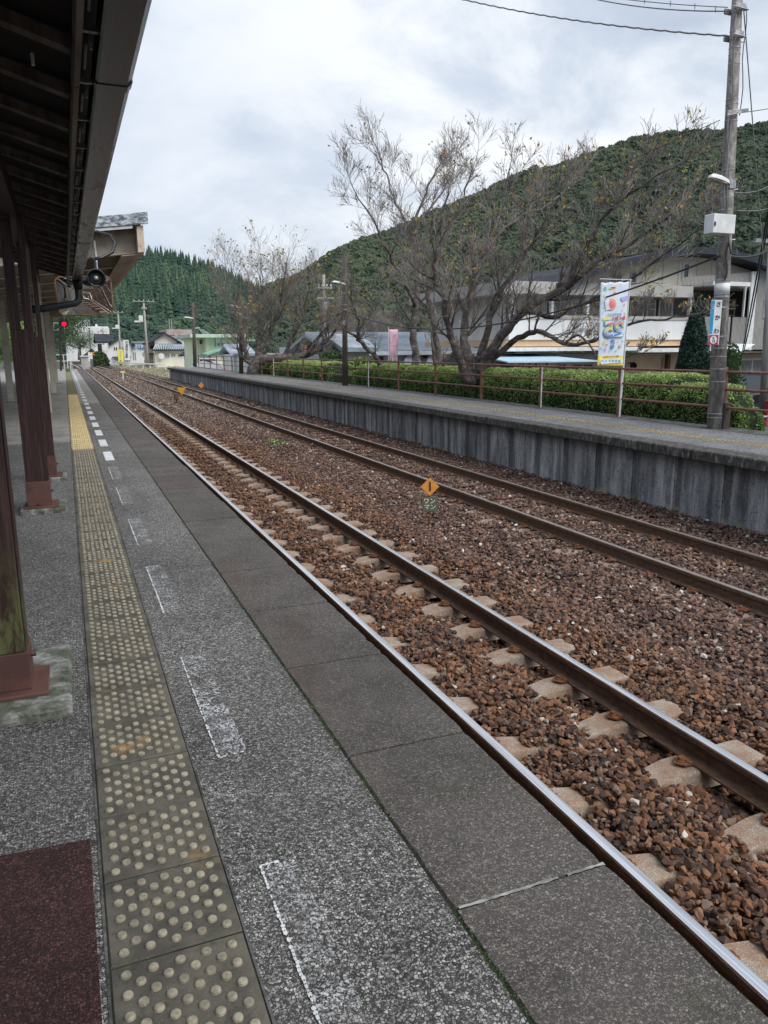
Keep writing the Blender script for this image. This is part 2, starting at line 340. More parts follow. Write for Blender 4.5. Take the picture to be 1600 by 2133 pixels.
for nm, cols in (('forest_left', [(0, (.040, .072, .062)), (.4, (.062, .112, .082)), (.75, (.098, .150, .092)), (.93, (.15, .20, .11)), (1, (.22, .23, .12))]),
                 ('forest_right', [(0, (.042, .058, .046)), (.35, (.066, .090, .062)), (.7, (.104, .128, .080)), (.95, (.115, .135, .08)), (1, (.19, .18, .11))])):
    m, T = newmat(nm); p = T.pos(); r = T.n('ShaderNodeObjectInfo').outputs['Random']  # greens are greyed and blued: distance haze put into the colour
    big = T.noise(p, .012, 4, .6)
    f = T.math('ADD', T.math('MULTIPLY', r, .6), T.math('MULTIPLY', T.ss(big, .3, .7), .4))
    c = T.ramp(f, cols); tx = T.noise(p, .9, 6, .75)
    c = T.mix(T.ss(tx, .42, .62, 0, .45), c, T.mix(.5, c, (.005, .010, .006)))
    finish(T, c, .9, 0, T.bump(tx, .9, .6), .15)
M('hill_soil', (.014, .026, .014), (.02, .035, .018), .05, 1.)

# ------------------------------------------------------------------ mesh helpers
class MB:
    def __init__(s): s.v = []; s.f = []; s.m = []
    def add(s, vs, fs, mi=0):
        b = len(s.v); s.v += [tuple(p) for p in vs]; s.f += [tuple(i + b for i in f) for f in fs]; s.m += [mi] * len(fs); return s
    def box(s, x0, x1, y0, y1, z0, z1, mi=0):
        return s.add([(x0, y0, z0), (x1, y0, z0), (x1, y1, z0), (x0, y1, z0), (x0, y0, z1), (x1, y0, z1), (x1, y1, z1), (x0, y1, z1)],
                     [(0, 3, 2, 1), (4, 5, 6, 7), (0, 1, 5, 4), (1, 2, 6, 5), (2, 3, 7, 6), (3, 0, 4, 7)], mi)
    def bar(s, a, b, w, h, mi=0, up=(0, 0, 1)):
        a, b = Vector(a), Vector(b); d = (b - a).normalized(); r = d.cross(Vector(up))
        if r.length < 1e-4: r = d.cross(Vector((1, 0, 0)))
        r.normalize(); u = r.cross(d); vs = []
        for p in (a, b):
            for sx, sz in ((-1, -1), (1, -1), (1, 1), (-1, 1)): vs.append(p + r * (w / 2 * sx) + u * (h / 2 * sz))
        return s.add(vs, [(0, 1, 2, 3), (7, 6, 5, 4), (0, 4, 5, 1), (1, 5, 6, 2), (2, 6, 7, 3), (3, 7, 4, 0)], mi)
    def tube(s, pts, rad, n=6, mi=0, cap=True):
        pts = [Vector(p) for p in pts]; k = len(pts)
        if not isinstance(rad, (list, tuple)): rad = [rad] * k
        b = len(s.v); prev = None
        for i, p in enumerate(pts):
            d = (pts[min(i + 1, k - 1)] - pts[max(i - 1, 0)])
            if d.length < 1e-9: d = Vector((0, 0, 1))
            d.normalize()
            if prev is None: r = d.cross(Vector((0, 0, 1)) if abs(d.z) < .9 else Vector((1, 0, 0))).normalized()
            else:
                r = prev - d * prev.dot(d)
                r = r.normalized() if r.length > 1e-6 else d.orthogonal().normalized()
            prev = r; u = d.cross(r)
            for j in range(n):
                a = 2 * math.pi * j / n; q = p + (r * math.cos(a) + u * math.sin(a)) * rad[i]; s.v.append((q.x, q.y, q.z))
        for i in range(k - 1):
            for j in range(n):
                s.f.append((b + i * n + j, b + i * n + (j + 1) % n, b + (i + 1) * n + (j + 1) % n, b + (i + 1) * n + j)); s.m.append(mi)
        if cap and n > 2:
            s.f.append(tuple(b + j for j in range(n))[::-1]); s.m.append(mi)
            s.f.append(tuple(b + (k - 1) * n + j for j in range(n))); s.m.append(mi)
        return s
    def prism(s, prof, p0, p1, ax='y', mi=0, mis=None, caps=True):
        """profile swept along an axis: 'y' -> prof is (x,z); 'x' -> (y,z); 'z' -> (x,y)"""
        n = len(prof); f = {'y': lambda a, b, t: (a, t, b), 'x': lambda a, b, t: (t, a, b), 'z': lambda a, b, t: (a, b, t)}[ax]
        vs = [f(a, b, t) for t in (p0, p1) for a, b in prof]; b0 = len(s.v); s.v += vs
        for i in range(n):
            s.f.append((b0 + i, b0 + (i + 1) % n, b0 + n + (i + 1) % n, b0 + n + i)); s.m.append(mis[i] if mis else mi)
        if caps:
            s.f.append(tuple(b0 + i for i in range(n))[::-1]); s.m.append(mi); s.f.append(tuple(b0 + n + i for i in range(n))); s.m.append(mi)
        return s
    def mesh(s, name, mats, smooth=False):
        me = bpy.data.meshes.new(name); me.from_pydata(s.v, [], s.f)
        if isinstance(mats, str): mats = [mats]
        for q in mats: me.materials.append(MATS[q])
        if len(mats) > 1: me.polygons.foreach_set('material_index', s.m)
        if smooth: me.polygons.foreach_set('use_smooth', [True] * len(s.f))
        me.update(); return me
    def build(s, name, mats, parent=None, smooth=False, bevel=0, kind=None):
        me = s.mesh(name, mats, smooth)
        bm = bmesh.new(); bm.from_mesh(me); bmesh.ops.recalc_face_normals(bm, faces=bm.faces)
        if bevel: bmesh.ops.bevel(bm, geom=bm.edges[:], offset=bevel, segments=1, affect='EDGES', clamp_overlap=True)
        bm.to_mesh(me); bm.free()
        return link(name, me, parent, kind)
def link(name, me, parent=None, kind=None):
    o = bpy.data.objects.new(name, me); COL.objects.link(o)
    if parent is not None: o.parent = parent
    if kind: o['kind'] = kind
    return o
def thing(name, label, cat, group=None, loc=(0, 0, 0)):
    o = bpy.data.objects.new(name, None); COL.objects.link(o); o.location = loc; o.empty_display_size = .2
    return tag(o, label, cat, group)
def tag(o, label, cat, group=None):
    o['label'] = label; o['category'] = cat
    if group: o['group'] = group
    return o
def place(o, loc): o.location = loc; return o
def tree_copy(root, loc, label=None):
    r = root.copy(); COL.objects.link(r); r.location = loc
    if label: r['label'] = label
    for ch in root.children:
        c = ch.copy(); COL.objects.link(c); c.parent = r
        for g_ in ch.children:
            d = g_.copy(); COL.objects.link(d); d.parent = c
    return r
def sheet(name, pts, mat, parent=None, kind=None):
    return MB().add(pts, [tuple(range(len(pts)))]).build(name, mat, parent, kind=kind)
_dg = None
def text(body, size, origin, xdir, updir, mat, name='lettering', parent=None, mirror=False, bold=0., extrude=.0015, sx=1.):
    """flat lettering centred on origin, reading along xdir"""
    c = bpy.data.curves.new('t', 'FONT'); c.body = body; c.size = size; c.align_x = 'CENTER'; c.align_y = 'CENTER'; c.extrude = extrude; c.offset = bold; c.resolution_u = 3
    o = bpy.data.objects.new('t', c); COL.objects.link(o); bpy.context.view_layer.update()
    me = bpy.data.meshes.new_from_object(o.evaluated_get(bpy.context.evaluated_depsgraph_get()))
    bpy.data.objects.remove(o); me.materials.clear(); me.materials.append(MATS[mat])
    X = Vector(xdir).normalized(); U = Vector(updir).normalized(); N = X.cross(U)
    mt = Matrix(((X.x * sx, U.x, N.x, origin[0]), (X.y * sx, U.y, N.y, origin[1]), (X.z * sx, U.z, N.z, origin[2]), (0, 0, 0, 1)))
    if mirror: mt = mt @ Matrix.Diagonal((-1, 1, 1, 1))
    me.transform(mt); return link(name, me, parent)
def quads(name, C, A, B, mat, parent=None, lv=None, kind='stuff'):
    """many leaf quads: centres C, half-axes A,B (n,3)"""
    n = len(C); V = np.stack([C - A, C + B * .55, C + A, C - B * .55], 1).reshape(-1, 3).astype(np.float32)
    me = bpy.data.meshes.new(name); me.vertices.add(4 * n); me.vertices.foreach_set('co', V.ravel())
    me.loops.add(4 * n); me.loops.foreach_set('vertex_index', np.arange(4 * n, dtype=np.int32))
    me.polygons.add(n); me.polygons.foreach_set('loop_start', np.arange(n, dtype=np.int32) * 4); me.polygons.foreach_set('loop_total', np.full(n, 4, np.int32))
    if lv is None: lv = RS.rand(n)
    a = me.attributes.new('lv', 'FLOAT', 'FACE'); a.data.foreach_set('value', np.asarray(lv, np.float32))
    me.materials.append(MATS[mat]); me.update(calc_edges=True)
    return link(name, me, parent, kind)
def rdir(n):
    d = RS.normal(size=(n, 3)); return d / np.linalg.norm(d, axis=1)[:, None]
def leafcloud(name, C, size, mat, parent=None, lv=None, kind='stuff', flat=0.):
    n = len(C); a = rdir(n); b = rdir(n)
    if flat: a[:, 2] *= 1 - flat; b[:, 2] *= 1 - flat
    b = np.cross(a, b); b /= np.linalg.norm(b, axis=1)[:, None] + 1e-9
    s = (size * (.6 + .8 * RS.rand(n)))[:, None]
    return quads(name, C, a * s * .5, b * s * .5, mat, parent, lv, kind)
# instancing on points with geometry nodes (only for things nobody could count)
def scatter(name, P, rot, scl, idx, variants, kind='stuff', parent=None):
    me = bpy.data.meshes.new(name); n = len(P); me.vertices.add(n); me.vertices.foreach_set('co', np.asarray(P, np.float32).ravel())
    for an, ty, d in (('rot', 'FLOAT_VECTOR', rot), ('scl', 'FLOAT_VECTOR', scl)):
        a = me.attributes.new(an, ty, 'POINT'); a.data.foreach_set('vector', np.asarray(d, np.float32).ravel())
    a = me.attributes.new('idx', 'INT', 'POINT'); a.data.foreach_set('value', np.asarray(idx, np.int32))
    o = link(name, me, parent, kind)
    vc = bpy.data.collections.new(name + '_pieces')
    for v in variants: vc.objects.link(v)
    g = bpy.data.node_groups.new(name, 'GeometryNodeTree')
    g.interface.new_socket('Geometry', in_out='INPUT', socket_type='NodeSocketGeometry'); g.interface.new_socket('Geometry', in_out='OUTPUT', socket_type='NodeSocketGeometry')
    gi = g.nodes.new('NodeGroupInput'); go = g.nodes.new('NodeGroupOutput')
    ip = g.nodes.new('GeometryNodeInstanceOnPoints'); ci = g.nodes.new('GeometryNodeCollectionInfo')
    ci.inputs['Collection'].default_value = vc; ci.inputs['Separate Children'].default_value = True; ci.inputs['Reset Children'].default_value = True
    m2 = g.nodes.new('GeometryNodeMeshToPoints')
    def na(nm, ty):
        q = g.nodes.new('GeometryNodeInputNamedAttribute'); q.data_type = ty; q.inputs['Name'].default_value = nm; return q.outputs['Attribute']
    L = g.links.new
    L(gi.outputs[0], m2.inputs['Mesh']); L(m2.outputs[0], ip.inputs['Points']); L(ci.outputs[0], ip.inputs['Instance'])
    ip.inputs['Pick Instance'].default_value = True
    L(na('idx', 'INT'), ip.inputs['Instance Index'])
    er = g.nodes.new('FunctionNodeEulerToRotation'); L(na('rot', 'FLOAT_VECTOR'), er.inputs[0]); L(er.outputs[0], ip.inputs['Rotation'])
    L(na('scl', 'FLOAT_VECTOR'), ip.inputs['Scale']); L(ip.outputs[0], go.inputs[0])
    md = o.modifiers.new('scatter', 'NODES'); md.node_group = g
    return o
def variant(name, bm_or_mb, mat, smooth=False):
    if isinstance(bm_or_mb, MB): me = bm_or_mb.mesh(name, mat, smooth)
    else:
        me = bpy.data.meshes.new(name); bm_or_mb.to_mesh(me); bm_or_mb.free(); me.materials.append(MATS[mat])
        if smooth: me.polygons.foreach_set('use_smooth', [True] * len(me.polygons))
    return bpy.data.objects.new(name, me)

# ================================================================== GROUND
GZ = -1.12
sheet('ground', [(-1500, -300, GZ - .08), (2500, -300, GZ - .08), (2500, 3000, GZ - .08), (-1500, 3000, GZ - .08)], 'ground', kind='structure')
sheet('road', [(12.6, -20, GZ), (60, -20, GZ), (60, 28, GZ), (12.6, 110, GZ)], 'road', kind='structure')

def tx(y):                                  # lateral shift of track 1 (curves left far away)
    return -0.00035 * max(0, y - 120) ** 2
def t2(y):                                  # track 2 joins track 1
    return 6.24 - 3.6 * (max(0, min(1, (y - 56) / 115.)) ** 1.7)
# ballast bed
mb = MB(); ys = [-25, -5, 0, 8, 20, 40, 60, 80, 100, 130, 160, 200, 240]; xs = [1.2, 1.5, 2.65, 3.9, 4.45, 5.2, 6.2, 7.3, 8.0]; zs = [-1.10, -1.075, -1.085, -1.085, -1.13, -1.085, -1.085, -1.06, -1.05]
for y in ys:
    for x, z in zip(xs, zs):
        if y > 65: x = x + (x - 1.2) * .0 + (t2(y) - 6.24) * max(0, (x - 3.9) / 4.1) * .8
        mb.v.append((x + tx(y), y, z - (.085 if 1.3 < x < 7.5 else .03)))
k = len(xs)
for i in range(len(ys) - 1):
    for j in range(k - 1): mb.f.append((i * k + j, i * k + j + 1, (i + 1) * k + j + 1, (i + 1) * k + j)); mb.m.append(0)
mb.build('ballast_bed', 'ballast_base', kind='structure', smooth=True)

# ================================================================== NEAR PLATFORM
plat = link('platform', None); plat['kind'] = 'structure'
Y0, Y1 = -14., 66.
MB().box(-9, .765, Y0, Y1, -1.3, -.002).build('platform_body', 'concrete_dark', plat)
MB().box(.765, 1.12, Y0, Y1, -1.3, -.14).build('platform_wall', 'concrete_dark', plat)
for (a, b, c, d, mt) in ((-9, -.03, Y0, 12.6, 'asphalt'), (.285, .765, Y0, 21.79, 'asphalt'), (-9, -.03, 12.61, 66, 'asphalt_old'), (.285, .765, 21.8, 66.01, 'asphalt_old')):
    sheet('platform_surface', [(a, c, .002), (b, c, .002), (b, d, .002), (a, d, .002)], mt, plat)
sheet('tile_bed', [(-.03, Y0, .0015), (.285, Y0, .0015), (.285, 66, .0015), (-.03, 66, .0015)], 'joint', plat)
sheet('red_asphalt_patch', [(-2.4, .1, .006), (-.045, .1, .006), (-.042, 1.2, .006), (-.048, 2.10, .006), (-.9, 2.16, .006), (-2.4, 2.12, .006)], 'asphalt_red', plat)
# grouted kerb line beside the tiles, then the tiles
MB().box(-.03, -.0235, Y0, 57, 0, .004).build('tile_kerb', 'concrete_dark', plat); MB().box(.279, .285, Y0, 57, 0, .004).build('tile_kerb', 'concrete_dark', plat)
def tile_mesh(nm, mb_, md, far=False):
    q = MB(); w = .1485; q.v += [(-w, -w, -.02), (w, -w, -.02), (w, w, -.02), (-w, w, -.02)]
    c = .003
    q.add([(-w, -w, 0), (w, -w, 0), (w, w, 0), (-w, w, 0), (-w + c, -w + c, .004), (w - c, -w + c, .004), (w - c, w - c, .004), (-w + c, w - c, .004)],
          [(4, 5, 6, 7), (0, 1, 5, 4), (1, 2, 6, 5), (2, 3, 7, 6), (3, 0, 4, 7)], 0)
    q.f += [(0, 3, 2, 1)]; q.m += [0]
    s = .0585
    pts = [((i - 2) * s, (j - 2) * s) for i in range(5) for j in range(5)] + [((i - 1.5) * s, (j - 1.5) * s) for i in range(4) for j in range(4)]
    n = 4 if far else 14
    for a, b in pts:
        a += random.uniform(-.0006, .0006); ring = [[(a + r * math.cos(2 * math.pi * t / n + .4), b + r * math.sin(2 * math.pi * t / n + .4), z) for t in range(n)] for r, z in ((.0120, .0038), (.0108, .0090), (.0080, .0108))]
        vs = sum(ring, []); fs = [(i * n + j, i * n + (j + 1) % n, (i + 1) * n + (j + 1) % n, (i + 1) * n + j) for i in range(2) for j in range(n)] + [tuple(2 * n + j for j in range(n))]
        q.add(vs, fs, 1)
    return q.mesh(nm, [mb_, md])
tmn, tmo, tmy, tmf = tile_mesh('tactile_tile', 'tile_old', 'dot_old'), tile_mesh('tactile_tile', 'tile_old', 'dot_old', True), tile_mesh('tactile_tile', 'tile_new', 'dot_new', True), tile_mesh('tactile_tile', 'tile_far', 'dot_far', True)
for i in range(-8, 184):
    y = 1.587 + .3015 * (i + .5)
    me = tmn if y < 6 else tmo if y < 11.4 else tmy if y < 26.5 else tmf
    o = link('tactile_tile', me, plat); o.location = (.1275 + random.uniform(-.001, .001), y, .001 + random.uniform(-.0008, .0012)); o.rotation_euler = (random.uniform(-.003, .003), random.uniform(-.003, .003), random.uniform(-.004, .004) + math.pi / 2 * random.randint(0, 3))
# edge slabs
for i in range(-20, 82):
    y = 1.46 + .79 * i; g = .004 if i % 2 else .006
    q = MB(); j = random.uniform(-.002, .002)
    ex = 1.228 + random.uniform(-.003, .003); m_ = 22 if 0 < y < 9 else 2
    ed = [(ex - (abs(random.gauss(0, .0022)) + (.012 if random.random() < .05 else 0) if 0 < k < m_ else .007), y + g + (.79 - 2 * g) * k / m_) for k in range(m_ + 1)]
    inn = [(.772 + random.uniform(0, .004), y + g + (.79 - 2 * g) * k / m_) for k in range(m_, -1, -1)]
    top = [(min(a, ex) - .005, b) for a, b in ed] + [(a + .005, b) for a, b in inn]; bot = ed + inn; n_ = len(bot)
    q.add([(a, b, -.15) for a, b in bot] + [(a, b, -.007 + j) for a, b in bot] + [(a, b, .001 + j) for a, b in top],
          [tuple(range(n_))[::-1], tuple(range(2 * n_, 3 * n_))] + [(L_ * n_ + k, L_ * n_ + (k + 1) % n_, (L_ + 1) * n_ + (k + 1) % n_, (L_ + 1) * n_ + k) for L_ in (0, 1) for k in range(n_)])
    q.build('edge_slab', 'slab', plat)
MB().box(.765, 1.20, Y0, 66, -.149, -.006).build('slab_joint_bed', 'joint', plat)
q = MB(); jt = [(.785 + .435 * k / 30, random.uniform(.0035, .0065)) for k in range(31)]
for part in (jt[:21], jt[22:]):
    n_ = len(part); lo_ = [(x, 1.460 - w_ * random.uniform(.7, 1.1)) for x, w_ in part]; hi_ = [(x, 1.460 + w_) for x, w_ in part][::-1]
    q.add([(x, y_, .0035 + random.uniform(-.0008, .0008)) for x, y_ in lo_ + hi_], [(k, k + 1, 2 * n_ - 2 - k, 2 * n_ - 1 - k) for k in range(n_ - 1)])
q.build('mortar_joint', 'mortar', plat)
# moss along the slab joint
n = 5200; yy = RS.rand(n) ** 1.6 * 16 + .8; C = np.stack([.768 + RS.normal(size=n) * .0045, yy, .003 + RS.rand(n) * .003], 1)
keep = np.array([mnoise.noise(Vector((0, y * 2.1, 3))) > -.1 for y in yy]); C = C[keep]
o = leafcloud('joint_moss', C, .007, 'dark_leaf', plat, flat=.6)
# white paint: dashes, rings
def worn(name, poly, mat, z=.0065): return sheet(name, [(x, y, z) for x, y in poly], mat, plat)
def ragged_line(a, b, w, name='painted_outline'):
    a, b = Vector((*a, 0)), Vector((*b, 0)); L = (b - a).length; n = max(3, int(L / .012)); d = (b - a) / L; r = Vector((-d.y, d.x, 0)); q = MB()
    for i in range(n):
        if random.random() < .16: continue
        c = a + d * (L * (i + .5) / n) + r * random.uniform(-.0015, .0015); hw = w * random.uniform(.35, 1.1) / 2; hl = L / n * random.uniform(.5, .8)
        m_ = 6; q.add([c + d * hl * math.cos(t * 2 * math.pi / m_) + r * hw * math.sin(t * 2 * math.pi / m_) + Vector((0, 0, .0068)) for t in range(m_)], [tuple(range(m_))])
    q.build(name, 'white_paint', plat)
DX0, DX1 = .368, .465
for a, b, w in ((.75, 1.80, 2), (2.40, 3.34, 1), (3.97, 4.93, 3), (5.54, 6.45, 4), (7.11, 8.07, 5), (8.62, 9.56, 6)):
    worn('painted_dash', [(DX0 + .005, a), (DX1, a), (DX1, b), (DX0 + .005, b)], 'faint_white')
    if w == 1: worn('painted_dash', [(DX0 + .005, 2.43), (DX1, 2.43), (DX1, 2.82), (DX0 + .005, 2.82)], 'faint_white', .0105)
    ragged_line((DX0, a), (DX0, b), .011 if w < 3 else .012)
    if w in (1,): ragged_line((DX0, a), (DX1 - .01, a + .012), .011); ragged_line((DX0, 2.81), (DX0 + .04, 2.82), .010)
    if w in (2, 3, 4, 6): ragged_line((DX0, b), (DX0 + .05 + .02 * (w != 2), b), .013)
for k in range(60):
    a = 10.18 + .0 + 1.578 * k * 1.0; b = a + .92
    if a > 56: break
    nseg = 4 if k == 0 else (2 if k < 4 else 1)
    for s_ in range(nseg):
        ya, yb = a + (b - a) * s_ / nseg + (.012 if s_ else 0), a + (b - a) * (s_ + 1) / nseg
        worn('painted_dash', [(DX0, ya), (DX1 + .01, ya), (DX1 + .01, yb), (DX0, yb)], 'worn_white' if a > 26 else 'white_paint')
def ring(cx, cy, rx, ry, w, z, mat, parent, name='painted_ring'):
    q = MB(); n = 40
    q.add([(cx + (rx + s * w) * math.cos(t * 2 * math.pi / n), cy + (ry + s * w) * math.sin(t * 2 * math.pi / n), z) for t in range(n) for s in (-.5, .5)], [(2 * t, 2 * t + 1, (2 * t + 3) % (2 * n), (2 * t + 2) % (2 * n)) for t in range(n)])
    return q.build(name, mat, parent)
ring(1.0, 8.95, .16, .28, .012, .008, 'faint_white', plat); ring(.99, 8.95, .09, .17, .010, .008, 'faint_white', plat)
ring(1.0, 12.3, .16, .36, .015, .008, 'faint_white', plat)
# concrete apron strips further along
for a, b in ((14.2, 14.24), (17.4, 17.43), (21.8, 21.84), (25.6, 25.64)):
    sheet('surface_joint', [(.285, a, .006), (.765, a, .006), (.765, b, .006), (.285, b, .006)], 'joint', plat)

# ================================================================== TRACKS
RT = -.87
prof = [(-.0325, 0), (-.030, .004), (.030, .004), (.0325, 0)]
def rail_profile():
    h = .153
    return [(-.026, -.0016), (-.016, -.0003), (-.006, .0004), (.006, .0004), (.016, -.0003), (.026, -.0016), (.0325, -.009), (.0325, -.036), (.0075, -.048), (.0075, -.128), (.0635, -.142), (.0635, -h), (-.0635, -h), (-.0635, -.142), (-.0075, -.128), (-.0075, -.048), (-.0325, -.036), (-.0325, -.009)]
RP = rail_profile(); RM = [0] * 5 + [1] * 13
def rail(track, fx, head, y0, y1):
    ys_ = [y for y in list(np.arange(y0, 56, 12)) + list(np.arange(56, y1, 4))]
    q = MB(); n = len(RP)
    for i, y in enumerate(ys_):
        for a, b in RP: q.v.append((fx(y) + a, y, RT + b))
    for i in range(len(ys_) - 1):
        for j in range(n): q.f.append((i * n + j, i * n + (j + 1) % n, (i + 1) * n + (j + 1) % n, (i + 1) * n + j)); q.m.append(RM[j])
    q.f.append(tuple(range(n))); q.m.append(1)
    return q.build('rail', [head, 'rail_side'], track)
def sleeper_mesh():
    q = MB(); sec = [(-1.0, .115, .135, -.165), (-.97, .115, .132, -.158), (-.62, .108, .13, -.153), (-.38, .10, .125, -.154), (-.2, .085, .12, -.180), (.2, .085, .12, -.180), (.38, .10, .125, -.154), (.62, .108, .13, -.153), (.97, .115, .132, -.158), (1.0, .115, .135, -.165)]
    for x, wt, wb, z in sec:
        for yy_, z2 in ((-wb, z - .10), (-wt, z - .012), (-wt + .012, z), (wt - .012, z), (wt, z - .012), (wb, z - .10)): q.v.append((x, yy_, RT + z2))
    for i in range(len(sec) - 1):
        for j in range(6): q.f.append((i * 6 + j, i * 6 + (j + 1) % 6, (i + 1) * 6 + (j + 1) % 6, (i + 1) * 6 + j)); q.m.append(0)
    q.f += [tuple(range(6)), tuple(range(54, 60))]; q.m += [0, 0]
    return q.mesh('sleeper', 'sleeper')
def clip_mesh(sgn):
    q = MB(); z = RT - .152; pts = [(0, -.05), (.06, -.05), (.10, 0), (.06, .05), (0, .05)]
    q.prism([(sgn * a, b) for a, b in pts], z + .010, z + .020, 'z'); q.box(*sorted((sgn * -.004, sgn * .03)), -.045, .045, z + .002, z + .026)
    q.tube([(sgn * .055, 0, z + .02), (sgn * .055, 0, z + .028)], .024, 10); q.tube([(sgn * .055, 0, z + .028), (sgn * .055, 0, z + .048)], .016, 6)
    return q.mesh('rail_clip', 'rust_plate')
SM = sleeper_mesh(); CM = {1: clip_mesh(1), -1: clip_mesh(-1)}
def pad(q=[None]):
    if q[0] is None: q[0] = MB().box(-.075, .075, -.08, .08, RT - .1565, RT - .1525).mesh('tie_pad', 'rust_plate')
    return q[0]
def track(label, cx, head, y0, y1, nclip):
    t = thing('railway_track', label, 'railway track')
    for s in (-1, 1): rail(t, lambda y, s=s: cx(y) + s * .566, head, y0, y1)
    for i in range(-34, int((y1 - 3.12) / .62)):
        y = 3.12 + .62 * i
        if y < y0 + .5 or y > 178: continue
        o = link('sleeper', SM, t); o.location = (cx(y) + random.uniform(-.012, .012), y + random.uniform(-.012, .012), -.002 + random.uniform(-.004, .003) - (.012 if cx(5) > 5 else 0)); o.rotation_euler = (0, 0, random.uniform(-.012, .012))
        if 0 < y < nclip:
            for s in (-1, 1):
                for k in (-1, 1):
                    c = link('rail_clip', CM[k], o); c.location = (s * .566 + k * .0635, 0, .002 + (.012 if cx(5) > 5 else 0))
    return t
track('rust sided track with bright polished rails right beside the near platform', lambda y: 2.668 + tx(y), 'rail_head', -22, 215, 26)
track('duller brown railed track running along the far platform wall', lambda y: t2(y) + tx(y), 'rail_head_dull', -22, 176, 26)
# ballast stones
def stone(seed):
    r = random.Random(seed); bm = bmesh.new()
    for _ in range(11 if seed % 3 else 17):
        d = Vector((r.gauss(0, 1), r.gauss(0, 1), r.gauss(0, 1))).normalized(); d = Vector((d.x * r.uniform(.8, 1), d.y * r.uniform(.62, .85), d.z * .55)); bm.verts.new(d * r.uniform(.8, 1.05))
    res = bmesh.ops.convex_hull(bm, input=bm.verts[:]); bmesh.ops.delete(bm, geom=[g for g in res.get('geom_interior', []) if isinstance(g, bmesh.types.BMVert)], context='VERTS')
    bmesh.ops.bevel(bm, geom=bm.edges[:], offset=.035, segments=1, affect='EDGES', clamp_overlap=True)
    return variant('stone', bm, 'stone')
STV = [stone(i) for i in range(10)]
def ballast(y0, y1, dens, size, x0=1.27, x1=7.93):
    n = int((y1 - y0) * (x1 - x0) * dens); x = x0 + RS.rand(n) * (x1 - x0); y = y0 + RS.rand(n) * (y1 - y0)
    base = np.interp(x, xs, zs) + .018
    s = size * (.55 + .75 * RS.rand(n) ** 1.4)
    sh2 = np.array([t2(q) - 6.24 for q in y]); shift = sh2 * np.clip((x - 3.9) / 4.1, 0, 1) * .8 if y0 > 55 else 0
    # rail line clearance
    rails = [2.668 - .566, 2.668 + .566, 6.24 - .566, 6.24 + .566]
    ok = np.ones(n, bool)
    for r in rails: ok &= (np.abs(x - r) > .075) | (RS.rand(n) < .1)
    # on sleepers only a few stray stones, more in the middle
    ph = ((y - 3.12) / .62 + .5) % 1 - .5
    def onsl(cx): return (np.abs(ph * .62) < .125) & (np.abs(x - cx) < 1.0)
    on1, on2 = onsl(2.65), onsl(6.24)
    mid1 = (np.abs(x - 2.65) < .23); mid2 = (np.abs(x - 6.24) < .36)
    ok &= ~(on1 & ~mid1) & ~(on2 & ~mid2 & (RS.rand(n) < .8)) & ~(on1 & mid1 & (RS.rand(n) < .15))
    z = base + RS.rand(n) * .045 * (size / .03) * .8 + np.where(on1 & mid1, .03, 0) + np.where(on2, .035, 0)
    lump = np.array([mnoise.noise(Vector((a * 1.3, b * 1.3, 0))) for a, b in zip(x, y)]) * .022; z += lump
    # keep stones near platform wall lower, and small heap along the island wall
    near = np.exp(-((np.abs(x - 2.65) - .62) / .30) ** 2); z -= near * .078
    z += np.where(x > 7.5, .05 * (x - 7.5) / .4, 0) + .03 * np.exp(-((x - 4.05) / .35) ** 2) + .03 * np.exp(-((x - 4.95) / .35) ** 2)
    P = np.stack([x + shift, y, z], 1)[ok]; s = s[ok]; m_ = len(P)
    return P, (RS.rand(m_, 3) * 2 - 1) * np.array([.6, .6, 3.14]), np.stack([s, s * (.8 + .3 * RS.rand(m_)), s * (.8 + .4 * RS.rand(m_))], 1), RS.randint(0, 10, m_)
parts = [ballast(.3, 6.5, 1750, .035), ballast(6.5, 17, 1000, .036), ballast(17, 32, 480, .045), ballast(32, 60, 170, .062), ballast(60, 110, 70, .09), ballast(-6, .3, 420, .04)]
P, R_, S_, I_ = [np.concatenate([q[i] for q in parts]) for i in range(4)]
scatter('ballast', P, R_, S_, I_, STV)
# small trackside marker signs
def marker(label, loc, boards, ph):
    t = thing('marker_sign', label, 'track marker', loc=loc)
    MB().tube([(0, 0, -.1), (0, 0, ph)], .012, 6).build('post', 'rust_plate', t)
    return t
fx = Vector((.926, -.368, 0))                                    # boards face back along the platform
b = gnd(895, 1098, -1.08)
t = marker('orange diamond marker numbered 1 over a small green plate in the gravel', b, None, .52)
def P3(a, z, o=0.): return fx * a + Vector((-.368, -.926, 0)) * (.014 + o) + Vector((0, 0, z))
dz_ = .455; MBd = MB(); s = .13
def plate(q, pts, th=.004, o=0., mi=0):
    n = len(pts); q.add([P3(a, z, o) for a, z in pts] + [P3(a, z, o - th) for a, z in pts], [tuple(range(n)), tuple(range(n, 2 * n))[::-1]] + [(i, (i + 1) % n, n + (i + 1) % n, n + i) for i in range(n)], mi); return q
plate(MB(), [(-s, dz_ + .12), (0, dz_ + .12 - s), (s, dz_ + .12), (0, dz_ + .12 + s)]).build('diamond_board', 'orange_sign', t)
plate(MB(), [(-.10, dz_ - .23), (.105, dz_ - .23), (.105, dz_ - .025), (-.10, dz_ - .025)]).build('name_board', 'sign_green', t)
text('1', .17, P3(0, dz_ + .118, .003), fx, (0, 0, 1), 'ink', parent=t, bold=.004)
text('ワン', .085, P3(-.005, dz_ - .085, .003), fx, (0, 0, 1), 'cream_paint', parent=t, bold=.001)
text('マン', .085, P3(0, dz_ - .17, .003), fx, (0, 0, 1), 'cream_paint', parent=t, bold=.001)
b = gnd(381, 858, -1.08); t = marker('yellow inverted triangle marker on a short post between the tracks', b, None, .75)
